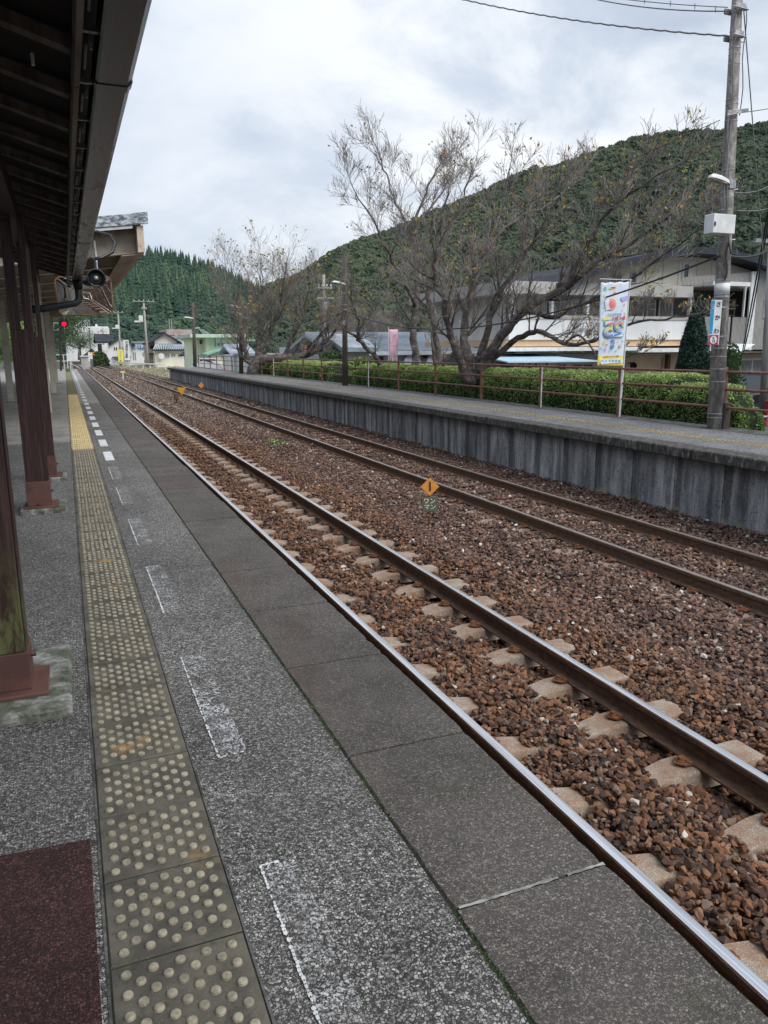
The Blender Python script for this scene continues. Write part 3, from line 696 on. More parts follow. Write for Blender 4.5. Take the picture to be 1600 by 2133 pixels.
k = 34 * 1.
plate(MB(), [(-.19, .98), (.19, .98), (0, .66)]).build('triangle_board', 'yellow_sign', t)
b = gnd(423, 872, -1.08); t = marker('tall thin rusty rod with a small orange diamond between the tracks', b, None, 1.12)
plate(MB(), [(-.10, 1.2), (0, 1.08), (.10, 1.2), (0, 1.32)]).build('diamond_board', 'orange_sign', t)
b = gnd(368, 842, -1.08); t = thing('track_bond_box', 'small dark rusty stub box standing beside the yellow triangle marker', 'trackside box', loc=b)
MB().box(-.09, .09, -.09, .09, .2, .5).build('box', 'rail_side', t, bevel=.02); MB().tube([(0, 0, -.1), (0, 0, .2)], .03, 6).build('stem', 'rail_side', t)
b = gnd(257, 792, -1.0); t = thing('switch_marker', 'tiny yellow and white switch marker between the tracks far down the line', 'track marker', loc=b)
MB().tube([(0, 0, -.1), (0, 0, .7)], .05, 6).build('stem', 'white_paint', t); MB().box(-.18, .18, -.04, .04, .6, .75).build('marker_plate', 'yellow', t)

# ================================================================== ISLAND PLATFORM
isl = link('island_platform', None); isl['kind'] = 'structure'
IY0, IY1 = -14., 66.
MB().box(8.03, 10.45, IY0, IY1, -1.3, -.004).build('platform_body', 'concrete_dark', isl)
sheet('platform_surface', [(8.1, IY0, .003), (10.45, IY0, .003), (10.45, IY1, .003), (8.1, IY1, .003)], 'island_top', isl)
y = IY0
i = 0
while y < IY1:
    w = .9 if y < 20 else .75
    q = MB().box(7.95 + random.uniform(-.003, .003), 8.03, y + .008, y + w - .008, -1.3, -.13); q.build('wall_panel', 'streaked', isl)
    y += w
y = IY0
while y < IY1:
    zt = .0 + random.uniform(-.004, .004)
    MB().box(7.72 + random.uniform(-.008, .008), 8.12, y + .003, y + 2. - .003, -.135, zt + .006).build('coping_slab', 'lip', isl, bevel=.014); y += 2.
MB().box(9.93, 10.45, IY0, IY1, -.003, .006).build('back_strip', 'concrete_dark', isl)
sheet('yellow_tile_line', [(8.74, IY0, .007), (9.0, IY0, .007), (9.0, 60, .007), (8.74, 60, .007)], 'island_yellow', isl)
q = MB()
for i in range(230):
    yy_ = 5 + i * .155
    for a in range(3): q.tube([(8.78 + a * .09, yy_, .005), (8.78 + a * .09, yy_, .014)], .02, 5)
q.build('tactile_studs', 'island_yellow', isl, kind='stuff')
p_ = gnd(1345, 912, .01); ring(p_.x - .1, p_.y, .30, .42, .014, .011, 'faint_white', isl); ring(p_.x - .1, p_.y, .16, .25, .014, .011, 'faint_white', isl)
# platform end wall handled by body; railing
RX = 10.17
fen = thing('platform_railing', 'long rust brown pipe railing along the back of the far platform', 'railing')
posts = [12.56 + 2.785 * k for k in range(-6, 20)]
for k, y in enumerate(posts):
    if abs(y - 9.775) < .1:
        y += .1; MB().tube([(RX + .02, y, .42), (RX - .02, y, 1.02)], .04, 10).build('post', 'rail_fence', fen, smooth=False)
        continue
    MB().tube([(RX, y, -.02), (RX, y, .97)], .035, 9).build('post', 'rail_fence', fen)
for z in (.945, .66, .36):
    q = MB(); q.tube([(RX, -3.7, z), (RX, 12.56, z), (RX, 30, z), (RX, 67, z)], .023, 8); q.build('rail_pipe', 'rail_fence', fen, smooth=True)
MB().box(RX - .065, RX + .085, 9.78, 9.97, -.02, .44).build('stub_post', 'wood_dark', fen, bevel=.01)
for k in (0, 1, 5, 10):                     # slim white sleeves tied to some posts
    yk = 12.56 + 2.785 * k - .09; MB().tube([(RX - .03, yk, 0), (RX - .03, yk, .93)], .014, 6).build('pole_sleeve', 'white_metal', fen)

# ================================================================== BANNER (seen from behind: print reads mirrored)
bx0, bx1 = at(1246, 765, 12.75), at(1297, 765, 12.75)
ban = thing('advertising_banner', 'tall pale blue event banner with rainbow 25 on a white pole beside the railing', 'banner', loc=(0, 0, 0))
BY = 12.72
pt, pb = at(1313, 583, BY), at(1291, 868, BY)
MB().tube([(pb.x, BY, -.02), (pt.x, BY, pt.z + .02)], [.016, .012], 8).build('pole', 'white_metal', ban)
tl = at(1250, 587, BY); MB().tube([(tl.x - .01, BY, pt.z), (pt.x + .04, BY, pt.z - .0)], .008, 6).build('top_bar', 'white_metal', ban)
a0, a1, b0, b1 = at(1252, 588, BY), at(1310, 586, BY), at(1244, 762, BY), at(1297, 763, BY)
def BP(s, t_, o=0.):                         # s 0..1 left-right, t 0..1 top-bottom
    top = a0.lerp(a1, s); bot = b0.lerp(b1, s); p = top.lerp(bot, t_)
    wav = .008 * math.sin(t_ * 7 + s * 2.) + .004 * math.sin(s * 6); o += .012 if o else 0
    if t_ < .03: p = p + Vector((0, 0, -.02 * math.sin(s * math.pi * 3) ** 2))
    return Vector((p.x, BY - .01 + wav - o, p.z))
q = MB(); NU, NV = 12, 40
for j in range(NV + 1):
    for i in range(NU + 1): q.v.append(tuple(BP(i / NU, j / NV)))
for j in range(NV):
    for i in range(NU):
        a = j * (NU + 1) + i; q.f.append((a, a + 1, a + NU + 2, a + NU + 1)); q.m.append(1 if j / NV >= .865 else 0)
o = q.build('cloth', ['flag_white', 'p_yellow'], ban, smooth=True); md = o.modifiers.new('thickness', 'SOLIDIFY'); md.thickness = .002; md.offset = 1
def bpoly(pts, mat, name='print', lift=.006, closed_n=None):
    q = MB(); q.add([BP(a, b, lift) for a, b in pts], [tuple(range(len(pts)))]); return q.build(name, mat, ban)
AR = (a1 - a0).length / (a0 - b0).length                          # banner aspect
def circ(cx, cy, r, mat, n=14, lift=.006): bpoly([(cx + r * math.cos(2 * math.pi * k / n), cy + r * AR * math.sin(2 * math.pi * k / n)) for k in range(n)], mat, lift=lift)
def star(cx, cy, r, mat, n=5, rot=0., lift=.006): bpoly([(cx + r * (1 if k % 2 == 0 else .45) * math.sin(math.pi * k / n + rot), cy - r * (1 if k % 2 == 0 else .45) * AR * math.cos(math.pi * k / n + rot)) for k in range(2 * n)], mat, lift=lift)
for cx, cy, r, mt, rt in ((.5, .13, .06, 'p_pink', 0), (.14, .155, .045, 'p_yellow', .3), (.3, .165, .03, 'p_teal', 0), (.86, .27, .04, 'p_pink', .2), (.8, .335, .03, 'p_pink', 0), (.11, .30, .03, 'p_sky', 0), (.92, .36, .05, 'p_yellow', .4),
                          (.72, .705, .04, 'p_green', 0), (.30, .745, .05, 'p_pink', .5), (.9, .70, .035, 'p_teal', 0), (.1, .78, .05, 'p_yellow', .2), (.68, .81, .05, 'p_green', .4), (.42, .82, .03, 'p_violet', 0), (.12, .35, .03, 'p_sky', 0)):
    star(cx, cy, r, mt, rot=rt)
for cx, cy, mt in ((.2, .72, 'p_yellow'), (.8, .765, 'p_pink'), (.25, .80, 'p_violet')):
    for k in range(9): circ(cx + .07 * math.cos(k * .698), cy + .07 * AR * math.sin(k * .698), .012, mt, 6)
    circ(cx, cy, .035, mt, 10)
up = (a0 - b0).normalized(); xd = (a1 - a0).normalized()
def btext(s, size, cs, ct, mat, bold=0., lift=.008, sx=1.): text(s, size, BP(cs, ct, lift), xd, up, mat, 'lettering', ban, mirror=True, bold=bold, sx=sx)
btext('JR', .075, .14, .075, 'p_teal', .003); bpoly([(.3, .06), (.54, .052), (.54, .075), (.3, .083)], 'p_yellow'); bpoly([(.34, .062), (.5, .058), (.5, .072), (.34, .076)], 'ink_red', lift=.009)
bpoly([(.14, .21), (.30, .19), (.36, .32), (.2, .335)], 'p_white'); circ(.40, .262, .17, 'p_salmon', 20, .004); circ(.40, .262, .10, 'p_pink', 16, .009)   # plain discs where the photo has a mascot
bpoly([(.70, .185), (1, .165), (1, .205), (.78, .235)], 'p_violet', lift=.005)
btext('おかげさまで', .058, .52, .385, 'p_teal', .001); btext('アニバーサリー', .0, .5, .43, 'ink_red') if False else None
btext('わくわく', .085, .66, .43, 'ink_red', .004); bpoly([(.1, .42), (.36, .412), (.36, .446), (.1, .454)], 'p_yellow')
# rainbow 25: outline behind, band-cut figures in front
for s, mt, bo, li in ((.40, 'p_teal', .030, .012), (.40, 'p_white', .016, .016)): btext('25', s, .5, .565, mt, bo, li, 1.16)
def banded(body, size, cs, ct, bands, lift, bold, sx):
    c = bpy.data.curves.new('t', 'FONT'); c.body = body; c.size = size; c.align_x = 'CENTER'; c.align_y = 'CENTER'; c.offset = bold; c.resolution_u = 5
    o = bpy.data.objects.new('t', c); COL.objects.link(o); bpy.context.view_layer.update()
    me0 = bpy.data.meshes.new_from_object(o.evaluated_get(bpy.context.evaluated_depsgraph_get())); bpy.data.objects.remove(o)
    zs_ = [v.co.y for v in me0.vertices]; lo, hi = min(zs_), max(zs_); n = len(bands)
    X, U = xd, up; N = X.cross(U); O = BP(cs, ct, lift)
    mt = Matrix(((X.x * sx, U.x, N.x, O.x), (X.y * sx, U.y, N.y, O.y), (X.z * sx, U.z, N.z, O.z), (0, 0, 0, 1))) @ Matrix.Diagonal((-1, 1, 1, 1))
    for k, b_ in enumerate(bands):
        bm = bmesh.new(); bm.from_mesh(me0); ya, yb = hi - (hi - lo) * k / n, hi - (hi - lo) * (k + 1) / n
        for yy_, nn in ((ya, 1), (yb, -1)): bmesh.ops.bisect_plane(bm, geom=bm.verts[:] + bm.edges[:] + bm.faces[:], plane_co=(0, yy_, 0), plane_no=(.25, nn, 0) if nn > 0 else (-.25, nn, 0), clear_outer=True)
        me = bpy.data.meshes.new('lettering'); bm.to_mesh(me); bm.free(); me.materials.append(MATS[b_]); me.transform(mt); link('lettering', me, ban)
banded('25', .40, .5, .565, ['p_pink', 'p_salmon', 'p_yellow', 'p_sky', 'p_violet', 'p_blue'], .030, .004, 1.16)
btext('周', .10, .52, .715, 'ink_blue', .003); btext('年', .10, .51, .775, 'ink_blue', .003)
btext('JR四国 アニバーサリー列車 運行中', .026, .5, .885, 'ink_red', .0005, .006)
bpoly([(.1, .915), (.95, .905), (.95, .955), (.5, .965), (.15, .985), (.1, .97)], 'p_white'); 
for k in range(6): bpoly([(.14 + .13 * k, .925), (.22 + .13 * k, .922), (.22 + .13 * k, .945), (.14 + .13 * k, .948)], 'p_sky' if k < 3 else 'p_teal', lift=.010)

# ================================================================== POLES
def rings(parent, base, top, r0, r1, zlist, mat='galv', w=.012):
    for z in zlist:
        t_ = (z - base.z) / (top.z - base.z); c = base.lerp(top, t_); r = r0 + (r1 - r0) * t_ + .004
        MB().tube([c - Vector((0, 0, w / 2)), c + Vector((0, 0, w / 2))], r, 14).build('pole_band', mat, parent)
def lamp_fixture(parent, p, L=.5, w=.13, d=(-1, -.25, .12), name='lamp'):
    d = Vector(d).normalized(); r = d.cross(Vector((0, 0, 1))).normalized(); u = r.cross(d); q = MB(); lens = MB()
    sec = [(0, .35, .5), (.12, .6, .8), (.5, 1, 1.), (.85, .95, .9), (.97, .6, .5), (1., .2, .2)]
    for s, ww, hh in sec:
        for a in range(9):
            th = math.pi * a / 8; q.v.append(tuple(p + d * (s * L) + r * (math.cos(th) * w / 2 * ww) + u * (math.sin(th) * .085 * hh)))
    for i in range(5):
        for a in range(8): q.f.append((i * 9 + a, i * 9 + a + 1, (i + 1) * 9 + a + 1, (i + 1) * 9 + a)); q.m.append(0)
        q.f.append((i * 9, (i + 1) * 9, (i + 1) * 9 + 8, i * 9 + 8)); q.m.append(0)
    q.f += [tuple(range(9)), tuple(range(45, 54))]; q.m += [0, 0]
    o = q.build(name, 'white_metal', parent, smooth=False)
    lens.bar(p + d * (L * .25) - u * .012, p + d * (L * .92) - u * .012, w * .7, .02); lens.build('lamp_lens', 'lamp_lens', o)
    return o
base, top = Vector((10.09, 9.94, -.05)), Vector((9.82, 9.94, 6.75))
pole = thing('utility_pole', 'tall weathered concrete pole with lamp, steel box and blue station name board', 'utility pole')
MB().tube([base, base.lerp(top, .5), top], [.135, .105, .075], 20).build('shaft', 'pole_concrete', pole, smooth=True)
def pz(v, u=1505): return at(u, v, 9.94).z
def pc(z): t_ = (z - base.z) / (top.z - base.z); return base.lerp(top, t_)
rings(pole, base, top, .135, .075, [pz(v) for v in (868, 860, 794, 768, 505, 437, 412, 400, 362, 353, 250, 215, 205, 130, 110, 60, 96, 700, 725, 742)])
rings(pole, base, top, .135, .075, [pz(v) for v in (583, 588, 612, 618)], w=.03)
for v0, v1, s in ((590, 611, 1.06), ): MB().tube([pc(pz(v1)), pc(pz(v0))], .118, 18).build('white_wrap', 'white_paint', pole, smooth=True)
lp = at(1519, 384, 9.86); lamp_fixture(pole, Vector(lp) + Vector((0, 0, .0)), .46, .15, (-.93, -.1, .12)); MB().box(lp.x - .02, lp.x + .1, 9.82, 9.92, lp.z - .06, lp.z + .07).build('lamp_bracket', 'galv', pole)
ca, cb = at(1474, 447, 9.80), at(1519, 490, 9.80)
cab = MB().box(ca.x, cb.x - .03, 9.66, 9.86, cb.z, ca.z).build('cabinet', 'white_metal', pole, bevel=.006); MB().box(ca.x + .012, ca.x + .035, 9.645, 9.66, cb.z + .1, cb.z + .16).build('latch', 'dark_metal', cab)
MB().box(cb.x - .06, cb.x + .04, 9.82, 9.9, ca.z - .04, ca.z).build('box_bracket', 'galv', pole)
# station name board
s0, s1 = at(1486, 625, 9.74), at(1503, 700, 9.74)
sn = MB(); zt, zb = at(1490, 624, 9.74).z, at(1490, 718, 9.74).z
sgn = thing('station_name_board', 'narrow vertical white station board with blue stripe and magenta K13 square', 'sign')
SXd = Vector((.94, -.34, 0)).normalized()
sc_ = at(1491, 670, 9.78)
def SP(a, z, o=0.): return Vector((sc_.x, sc_.y, 0)) + SXd * a + Vector((-.34, -.94, 0)).normalized() * (.012 + o) + Vector((0, 0, z))
def splate(a0_, a1_, z0_, z1_, mat, name, o=0., th=.012):
    q = MB(); pts = [(a0_, z0_), (a1_, z0_), (a1_, z1_), (a0_, z1_)]
    q.add([SP(a, z, o) for a, z in pts] + [SP(a, z, o - th) for a, z in pts], [(0, 1, 2, 3), (7, 6, 5, 4), (0, 4, 5, 1), (1, 5, 6, 2), (2, 6, 7, 3), (3, 7, 4, 0)]); return q.build(name, mat, sgn)
splate(-.10, .075, zb, zt, 'white_metal', 'board'); splate(-.10, -.045, zb + .17, zt - .01, 'sign_blue', 'blue_stripe', .003, .003); splate(-.10, .06, zb, zb + .155, 'sign_magenta', 'number_panel', .003, .003)
q = MB(); n = 20; q.add([SP(-.02 + .058 * math.cos(2 * math.pi * k / n), zb + .078 + .062 * math.sin(2 * math.pi * k / n), .005) for k in range(n)], [tuple(range(n))]); q.build('number_disc', 'white_metal', sgn)
text('K', .055, SP(-.02, zb + .103, .007), SXd, (0, 0, 1), 'ink', parent=sgn, bold=.001); text('13', .055, SP(-.02, zb + .055, .007), SXd, (0, 0, 1), 'ink', parent=sgn, bold=.001)
for ch, v in (('さ', 634), ('か', 662), ('わ', 690)): text(ch, .09, SP(.018, at(1490, v, 9.74).z, .004), SXd, (0, 0, 1), 'ink', parent=sgn, bold=.002)
text('さかわ', .03, SP(-.072, zt - .11, .006), (0, 0, -1), SXd, 'p_white', parent=sgn)
MB().box(sc_.x + .03, sc_.x + .2, 9.80, 9.83, zb + .12, zb + .14).box(sc_.x + .03, sc_.x + .2, 9.80, 9.83, zt - .12, zt - .10).build('bracket', 'galv', sgn)
# pole-head hardware and cable runs
for v, u, w in ((18, 1534, .17), (75, 1531, .14)):
    c = at(u, v, 9.9); MB().box(c.x - w * .7, c.x + w * .6, 9.80, 9.83, c.z - .05, c.z + .05).box(c.x - w * .6, c.x + w * .6, 10.02, 10.05, c.z - .04, c.z + .04).build('clamp', 'galv', pole, bevel=.008)
    MB().tube([(c.x - w * .9, 9.8, c.z - .02), (c.x + w * .8, 9.8, c.z - .03)], .012, 6).build('clamp_bolt', 'galv', pole)
c = at(1526, 238, 9.9)
for k in range(4): MB().tube([c + Vector((-.2, -.1, -.06 + .02 * k)), c + Vector((.05, -.12, .0 + .015 * k)), c + Vector((.25, -.06, .06 + .01 * k))], .008, 5).build('strain_wire', 'galv', pole)
for k, (v, s) in enumerate(((168, -1), (83, 1), (500, 1), (395, 1))):
    c = pc(pz(v)); MB().tube([c + Vector((s * .07, -.03, 0)), c + Vector((s * .17, -.05, .015))], .008, 6).build('step_bolt', 'galv', pole)
for off, mt, r, vv in ((-.085, 'cable_pale', .010, (30, 250, 350, 440)), (-.115, 'cable_pale', .010, (240, 300, 380, 445)), (.09, 'cable', .007, (10, 60, 130, 240))):
    pts = []
    for k, v in enumerate(np.linspace(vv[0], vv[-1], 9)):
        c = pc(pz(v)); pts.append(c + Vector((off * (1.1 + .25 * math.sin(k * 1.3)), -.085, 0)))
    MB().tube(pts, r, 6).build('riser_cable', mt, pole, smooth=True)
pts = [pc(pz(v)) + Vector((-.06 + .03 * math.sin(k * 1.7), -.125, 0)) for k, v in enumerate(np.linspace(492, 585, 7))]; MB().tube(pts, .012, 6).build('riser_cable', 'cable', pole, smooth=True)
pts = [pc(pz(500)) + Vector((-.05, -.13, 0)), pc(pz(530)) + Vector((-.03, -.17, 0)), pc(pz(533)) + Vector((.1, -.17, 0)), pc(pz(522)) + Vector((.16, -.1, .02))]; MB().tube(pts, .013, 6).build('cable_loop', 'cable', pole, smooth=True)

def small_pole(label, u, vb, vt, y, r, mat='pole_wood', lamp_v=None, cross=None, box=None, name='utility_pole', zbase=None, cat='utility pole', group=None, lampdir=(-1, -.3, .12)):
    b_, t_ = at(u[0], vb, y), at(u[1], vt, y)
    if zbase is not None: b_.z = zbase
    t = thing(name, label, cat, group)
    MB().tube([b_, t_], [r, r * .68], 10).build('shaft', mat, t, smooth=True)
    k = y / 1600 * 1.08
    if lamp_v: p = at(u[0] + (u[1] - u[0]) * (vb - lamp_v) / (vb - vt), lamp_v, y); lamp_fixture(t, p + Vector((-.03, -r - .02, 0)), .6 if y < 40 else .85, .22, lampdir)
    for (v, w, ins) in (cross or []):
        p = at(u[1] + (u[0] - u[1]) * (v - vt) / (vb - vt), v, y); h = w * k / 2
        MB().box(p.x - h, p.x + h, y - r - .09, y - r, p.z - .05, p.z + .05).build('crossarm', 'galv', t)
        for i in range(ins):
            xx = p.x - h + 2 * h * (i + .3) / max(1, ins - .4); MB().tube([(xx, y - r - .04, p.z + .05), (xx, y - r - .04, p.z + .13), (xx, y - r - .04, p.z + .25)], [.03, .07, .05], 7).build('insulator', 'insulator', t)
    for (v, du, w, h, mt) in (box or []):
        p = at(u[0] + (u[1] - u[0]) * (vb - v) / (vb - vt) + du, v, y); MB().box(p.x - w * k / 2, p.x + w * k / 2, y - .35 - r, y - r, p.z - h * k / 2, p.z + h * k / 2).build('equipment_box', mt, t, bevel=.04)
    return t, b_, t_
sp1 = small_pole('dark square concrete pole with white lamp rising in front of the hedge', (719, 718), 803, 533, 28.2, .115, 'pole_wood', 594)[0]
bb = at(719, 803, 28.2)
for v in (583, 612, 636, 646, 560): MB().tube([at(718, v, 28.2), at(718, v - 2, 28.2)], .10, 10).build('pole_band', 'galv', sp1)
o = sp1.children[0]
q = MB(); p = at(717.5, 672, 28.08); q.box(p.x - .06, p.x + .06, 28.06, 28.08, p.z - .07, p.z + .07).build('number_plate', 'white_metal', sp1); text('5', .11, (p.x, 28.055, p.z), (1, 0, 0), (0, 0, 1), 'ink', parent=sp1)
small_pole('grey pole with white lamp at the far shrub end of the platform railing', (502.5, 500.5), 779, 600, 46.1, .13, 'pole_wood', 641, [(639, 0, 0)][:0])
small_pole('slim banded pole with white lamp near the far end of the railing', (406.5, 402), 764, 630, 68, .16, 'pole_wood', 664)
small_pole('tall street pole with crossarm and transformer beside the tile roofed house', (309, 299), 765, 626, 118, .19, 'pole_grey', None, [(628, 38, 5), (643, 10, 2)], [(664, -9, 7, 11, 'white_metal'), (670, -16, 12, 3, 'white_metal')], zbase=GZ)
small_pole('street pole with short crossarm and white box above the yellow sign', (252, 246), 760, 650, 140, .19, 'pole_grey', None, [(651, 18, 3)], [(681, -4, 6, 7, 'white_metal'), (684, -10, 8, 2, 'white_metal')], zbase=GZ)
small_pole('distant thin pole with small arms in front of the white block', (217, 214), 735, 682, 185, .2, 'pole_grey', None, [(691, 12, 0), (696, 6, 0)])
small_pole('distant dark pole left of the tall white block base', (164, 163), 750, 706, 185, .22, 'pole_grey', None, [(711, 13, 0)])
small_pole('street pole with two crossarms behind the left hand bare tree', (681, 674), 790, 572, 52, .13, 'pole_grey', None, [(600, 30, 4), (621, 34, 0)], [(638, -2, 9, 14, 'galv')], zbase=GZ)
small_pole('street pole with white transformer almost hidden behind the big bare tree', (962, 958), 790, 610, 40, .14, 'pole_grey', None, [(621, 38, 0)], [(640, -3, 22, 32, 'galv')], zbase=GZ)
small_pole('street pole with crossarm and pale strain arm at the right edge behind the railing', (1590, 1612), 890, 440, 17, .14, 'pole_grey', None, [(505, 150, 0)], [], zbase=GZ)
for i, (u0, v0, u1, v1) in enumerate(((1548, 465, 1600, 452), (1570, 470, 1600, 470))):
    pass
# lattice style signal
sg = thing('railway_signal', 'colour light signal glowing red under the canopy edge beyond the platform', 'signal')
SY = 60.
b_ = at(126, 760, SY); MB().tube([(b_.x, SY, 0), (at(124, 655, SY).x, SY, at(124, 655, SY).z)], .07, 8).build('mast', 'dark_metal', sg)
c = at(133.5, 668, SY); q = MB(); q.tube([(c.x, SY - .2, c.z - .42), (c.x, SY - .2, c.z - .2), (c.x, SY - .2, c.z + .2), (c.x, SY - .2, c.z + .42)], [.16, .26, .26, .16], 14); q.build('signal_head', 'black', sg, smooth=True)
rl = at(133.5, 675, SY - .5); MB().tube([(rl.x, SY - .5, rl.z), (rl.x, SY - .44, rl.z)], [.14, .14], 16).build('red_light', 'red_lamp', sg)
q = MB(); q.tube([(rl.x + .2 * math.cos(a), SY - .6, rl.z + .2 * math.sin(a)) for a in np.linspace(-.3, 3.44, 10)], .02, 5).build('hood', 'black', sg)
pp = [at(u, v, SY) for u, v in ((112, 673), (126, 673), (126, 688), (112, 688), (112, 673))]; MB().tube(pp, .035, 5).build('safety_cage', 'galv', sg); MB().tube([at(117, 689, SY), at(131, 677, SY)], .03, 5).build('brace', 'galv', sg)
c2_ = at(122, 701, SY); MB().tube([(c2_.x, SY - .12, c2_.z), (c2_.x, SY + .1, c2_.z)], [.13, .13], 12).build('route_light', 'black', sg)

# ================================================================== WIRES
def wire(label, p0, p1, sag, r, mat='cable', n=24, name='overhead_wire', twist=0.):
    p0, p1 = Vector(p0), Vector(p1); pts = []
    for i in range(n + 1):
        t_ = i / n; p = p0.lerp(p1, t_); p.z -= sag * 4 * t_ * (1 - t_)
        if twist: p += Vector((0, math.cos(i * 2.1), math.sin(i * 2.1))) * twist
        pts.append(p)
    return tag(MB().tube(pts, r, 5).build(name, mat, smooth=True), label, 'overhead wire')
h1 = at(1520, 75, 9.9); h2 = at(1040, -2, 14.5)
wire('thick twisted grey cable running from upper pole clamp to top of picture', h1, h1 + (h2 - h1) * 1.6, .15, .013, 'cable_pale', 90, twist=.006)
h1 = at(1516, 15, 9.9); h2 = at(1250, -14, 12.6)
wa = wire('thin messenger wire at the top right above the looped cable', h1, h1 + (h2 - h1) * 1.5, .05, .007, 'cable_pale')
h3 = at(1522, 23, 9.9); h4 = at(1290, -2, 12.4)
wire('pale cable hung in loops under the thin messenger wire top right', h3, h3 + (h4 - h3) * 1.5, .08, .010, 'cable_pale')
for k, u in enumerate((1342, 1396, 1447, 1490)):
    a = at(u, 15 - (1516 - u) * .115 + .0, 9.9 + (1516 - u) * .0101); o = MB().tube([a + Vector((0, 0, .0)), a + Vector((.012, 0, -.09)), a + Vector((0.02, 0, -.0))], .004, 4).build('cable_hanger', 'cable', wa)
q1 = at(1500, 532, 9.9)
wire('long dark service cable sweeping down leftward across the bare trees', q1, at(719, 647, 28.2), .9, .018, 'cable', 40)
wire('thin cable continuing from the hedge pole to the far grey pole', at(719, 647, 28.1), at(502, 690, 46), .6, .016, 'cable', 20)
wire('faint wire from the top of the hedge pole toward the main pole', at(722, 535, 28.1), at(1500, 250, 9.9), .3, .006, 'cable', 20)
q2 = at(1530, 236, 9.9)
wire('thin wire rising right from the pole insulators below the hilltop', q2, q2 + (at(1600, 224, 12) - q2) * 2, .02, .008, 'cable_pale')
wire('thin stay wire dropping from the main pole head on its right side', at(1549, 14, 9.85), at(1592, 560, 11.0), .0, .009, 'cable_pale')
wire('twin black drop cable hanging at the right in front of the grey siding', at(1600, 440, 12), at(1547, 730, 20), .15, .02, 'cable', 20)
wire('second black drop cable beside the twin one before the grey siding', at(1604, 440, 12), at(1549, 733, 20), .35, .018, 'cable', 20)
wire('dark cable leaving the main pole to the right at roof height', at(1515, 532, 9.9), at(1620, 507, 12.5), .12, .018, 'cable', 14)
wire('thin wire from lamp height crossing right over the dark hillside', at(1525, 400, 9.9), at(1620, 375, 14), .1, .008, 'cable_pale')
wire('low thin wire crossing the hillside from the box to the right edge', at(1535, 438, 9.9), at(1620, 428, 14), .05, .008, 'cable_pale')
wire('long thin line between the two crossarm street poles over the village', at(300, 627, 118), at(680, 600, 52), 1.2, .03, 'cable', 24)
wire('line from the transformer street pole back to the yellow sign pole', at(299, 628, 118), at(246, 651, 140), .6, .03, 'cable', 12)
wire('line passing in front of the green fronted building roof', at(404, 640, 68), at(502, 610, 46), .5, .015, 'cable', 12)

# ================================================================== STATION AWNING (timber, left)
rf = thing('station_awning', 'dark timber platform awning with exposed rafters over the near left side', 'awning')
SL = -.29; XE, ZE = .125, 2.44
AY0, AY1 = -9., 13.6
def rz(x): return ZE + SL * (x - XE)
xl = -4.2
q = MB(); q.add([(xl, AY0, rz(xl) + .075), (XE + .03, AY0, rz(XE) + .075), (XE + .03, AY1, rz(XE) + .075), (xl, AY1, rz(xl) + .075), (xl, AY0, rz(xl) + .12), (XE + .03, AY0, rz(XE) + .12), (XE + .03, AY1, rz(XE) + .12), (xl, AY1, rz(xl) + .12)],
      [(0, 1, 2, 3), (7, 6, 5, 4), (0, 4, 5, 1), (1, 5, 6, 2), (2, 6, 7, 3), (3, 7, 4, 0)]); q.build('roof_deck', 'roof_deck', rf)
q = MB(); q.add([(xl, AY0, rz(xl) + .125), (.32, AY0, rz(.32) + .125), (.32, AY1 + .1, rz(.32) + .125), (xl, AY1 + .1, rz(xl) + .125), (xl, AY0, rz(xl) + .2), (.32, AY0, rz(.32) + .15), (.32, AY1 + .1, rz(.32) + .15), (xl, AY1 + .1, rz(xl) + .2)],
      [(0, 1, 2, 3), (7, 6, 5, 4), (0, 4, 5, 1), (1, 5, 6, 2), (2, 6, 7, 3), (3, 7, 4, 0)]); q.build('roof_sheet', 'dark_metal', rf)
yl = 3.41
ks = [3.41 + .572 * k for k in range(-21, 18)]
for y in ks:
    MB().bar((xl, y, rz(xl) + .04), (XE - .005, y, rz(XE) + .04), .045, .07, up=(0, 1, 0)).build('rafter', 'rafter', rf)
for a, b in ((-9, 3.68), (3.69, 9.5), (9.51, 13.62)): MB().box(.127, .150, a, b, 2.415, 2.53).build('fascia_board', 'fascia_wood', rf, bevel=.002)
for (x, w, h) in ((-.32, .12, .16), (-2.6, .12, .16)): MB().box(x - w / 2, x + w / 2, AY0, AY1 - .1, rz(x) - h, rz(x)).build('purlin_beam', 'post_wood', rf)
MB().box(xl, .1, AY1 - .02, AY1 + .03, 2.44, 2.45)
# gutter
gt = MB(); GX0, GX1, GZ0 = .205, .345, 2.40
sec = [(GX0, GZ0 + .11), (GX0, GZ0 + .008), (GX0 + .008, GZ0), (GX1 - .02, GZ0), (GX1, GZ0 + .02), (GX1 + .004, GZ0 + .10), (GX1 + .016, GZ0 + .104), (GX1 + .014, GZ0 + .125), (GX1 - .004, GZ0 + .118), (GX1 - .012, GZ0 + .03), (GX1 - .026, GZ0 + .012), (GX0 + .012, GZ0 + .012), (GX0 + .010, GZ0 + .11)]
for a, b in ((AY0, 3.58), (3.60, 8.6), (8.62, 13.9)): MB().prism(sec, a, b, 'y').build('gutter', 'gutter', rf)
for y in (3.59, 8.61): MB().prism([(a + (-.004 if i < 3 else .004), b - .004) for i, (a, b) in enumerate(sec)], y - .045, y + .03, 'y').build('gutter_collar', 'gutter', rf, bevel=.0015)
MB().tube([(GX1 + .018, AY0, GZ0 + .105), (GX1 + .018, 13.9, GZ0 + .105)], .008, 6).build('gutter_bead', 'white_metal', rf, smooth=True)  # white colour stands in for the bright highlight along the gutter lip
MB().prism(sec[:1] + sec[1:8], 13.9, 13.915, 'y').build('gutter_end', 'gutter', rf)
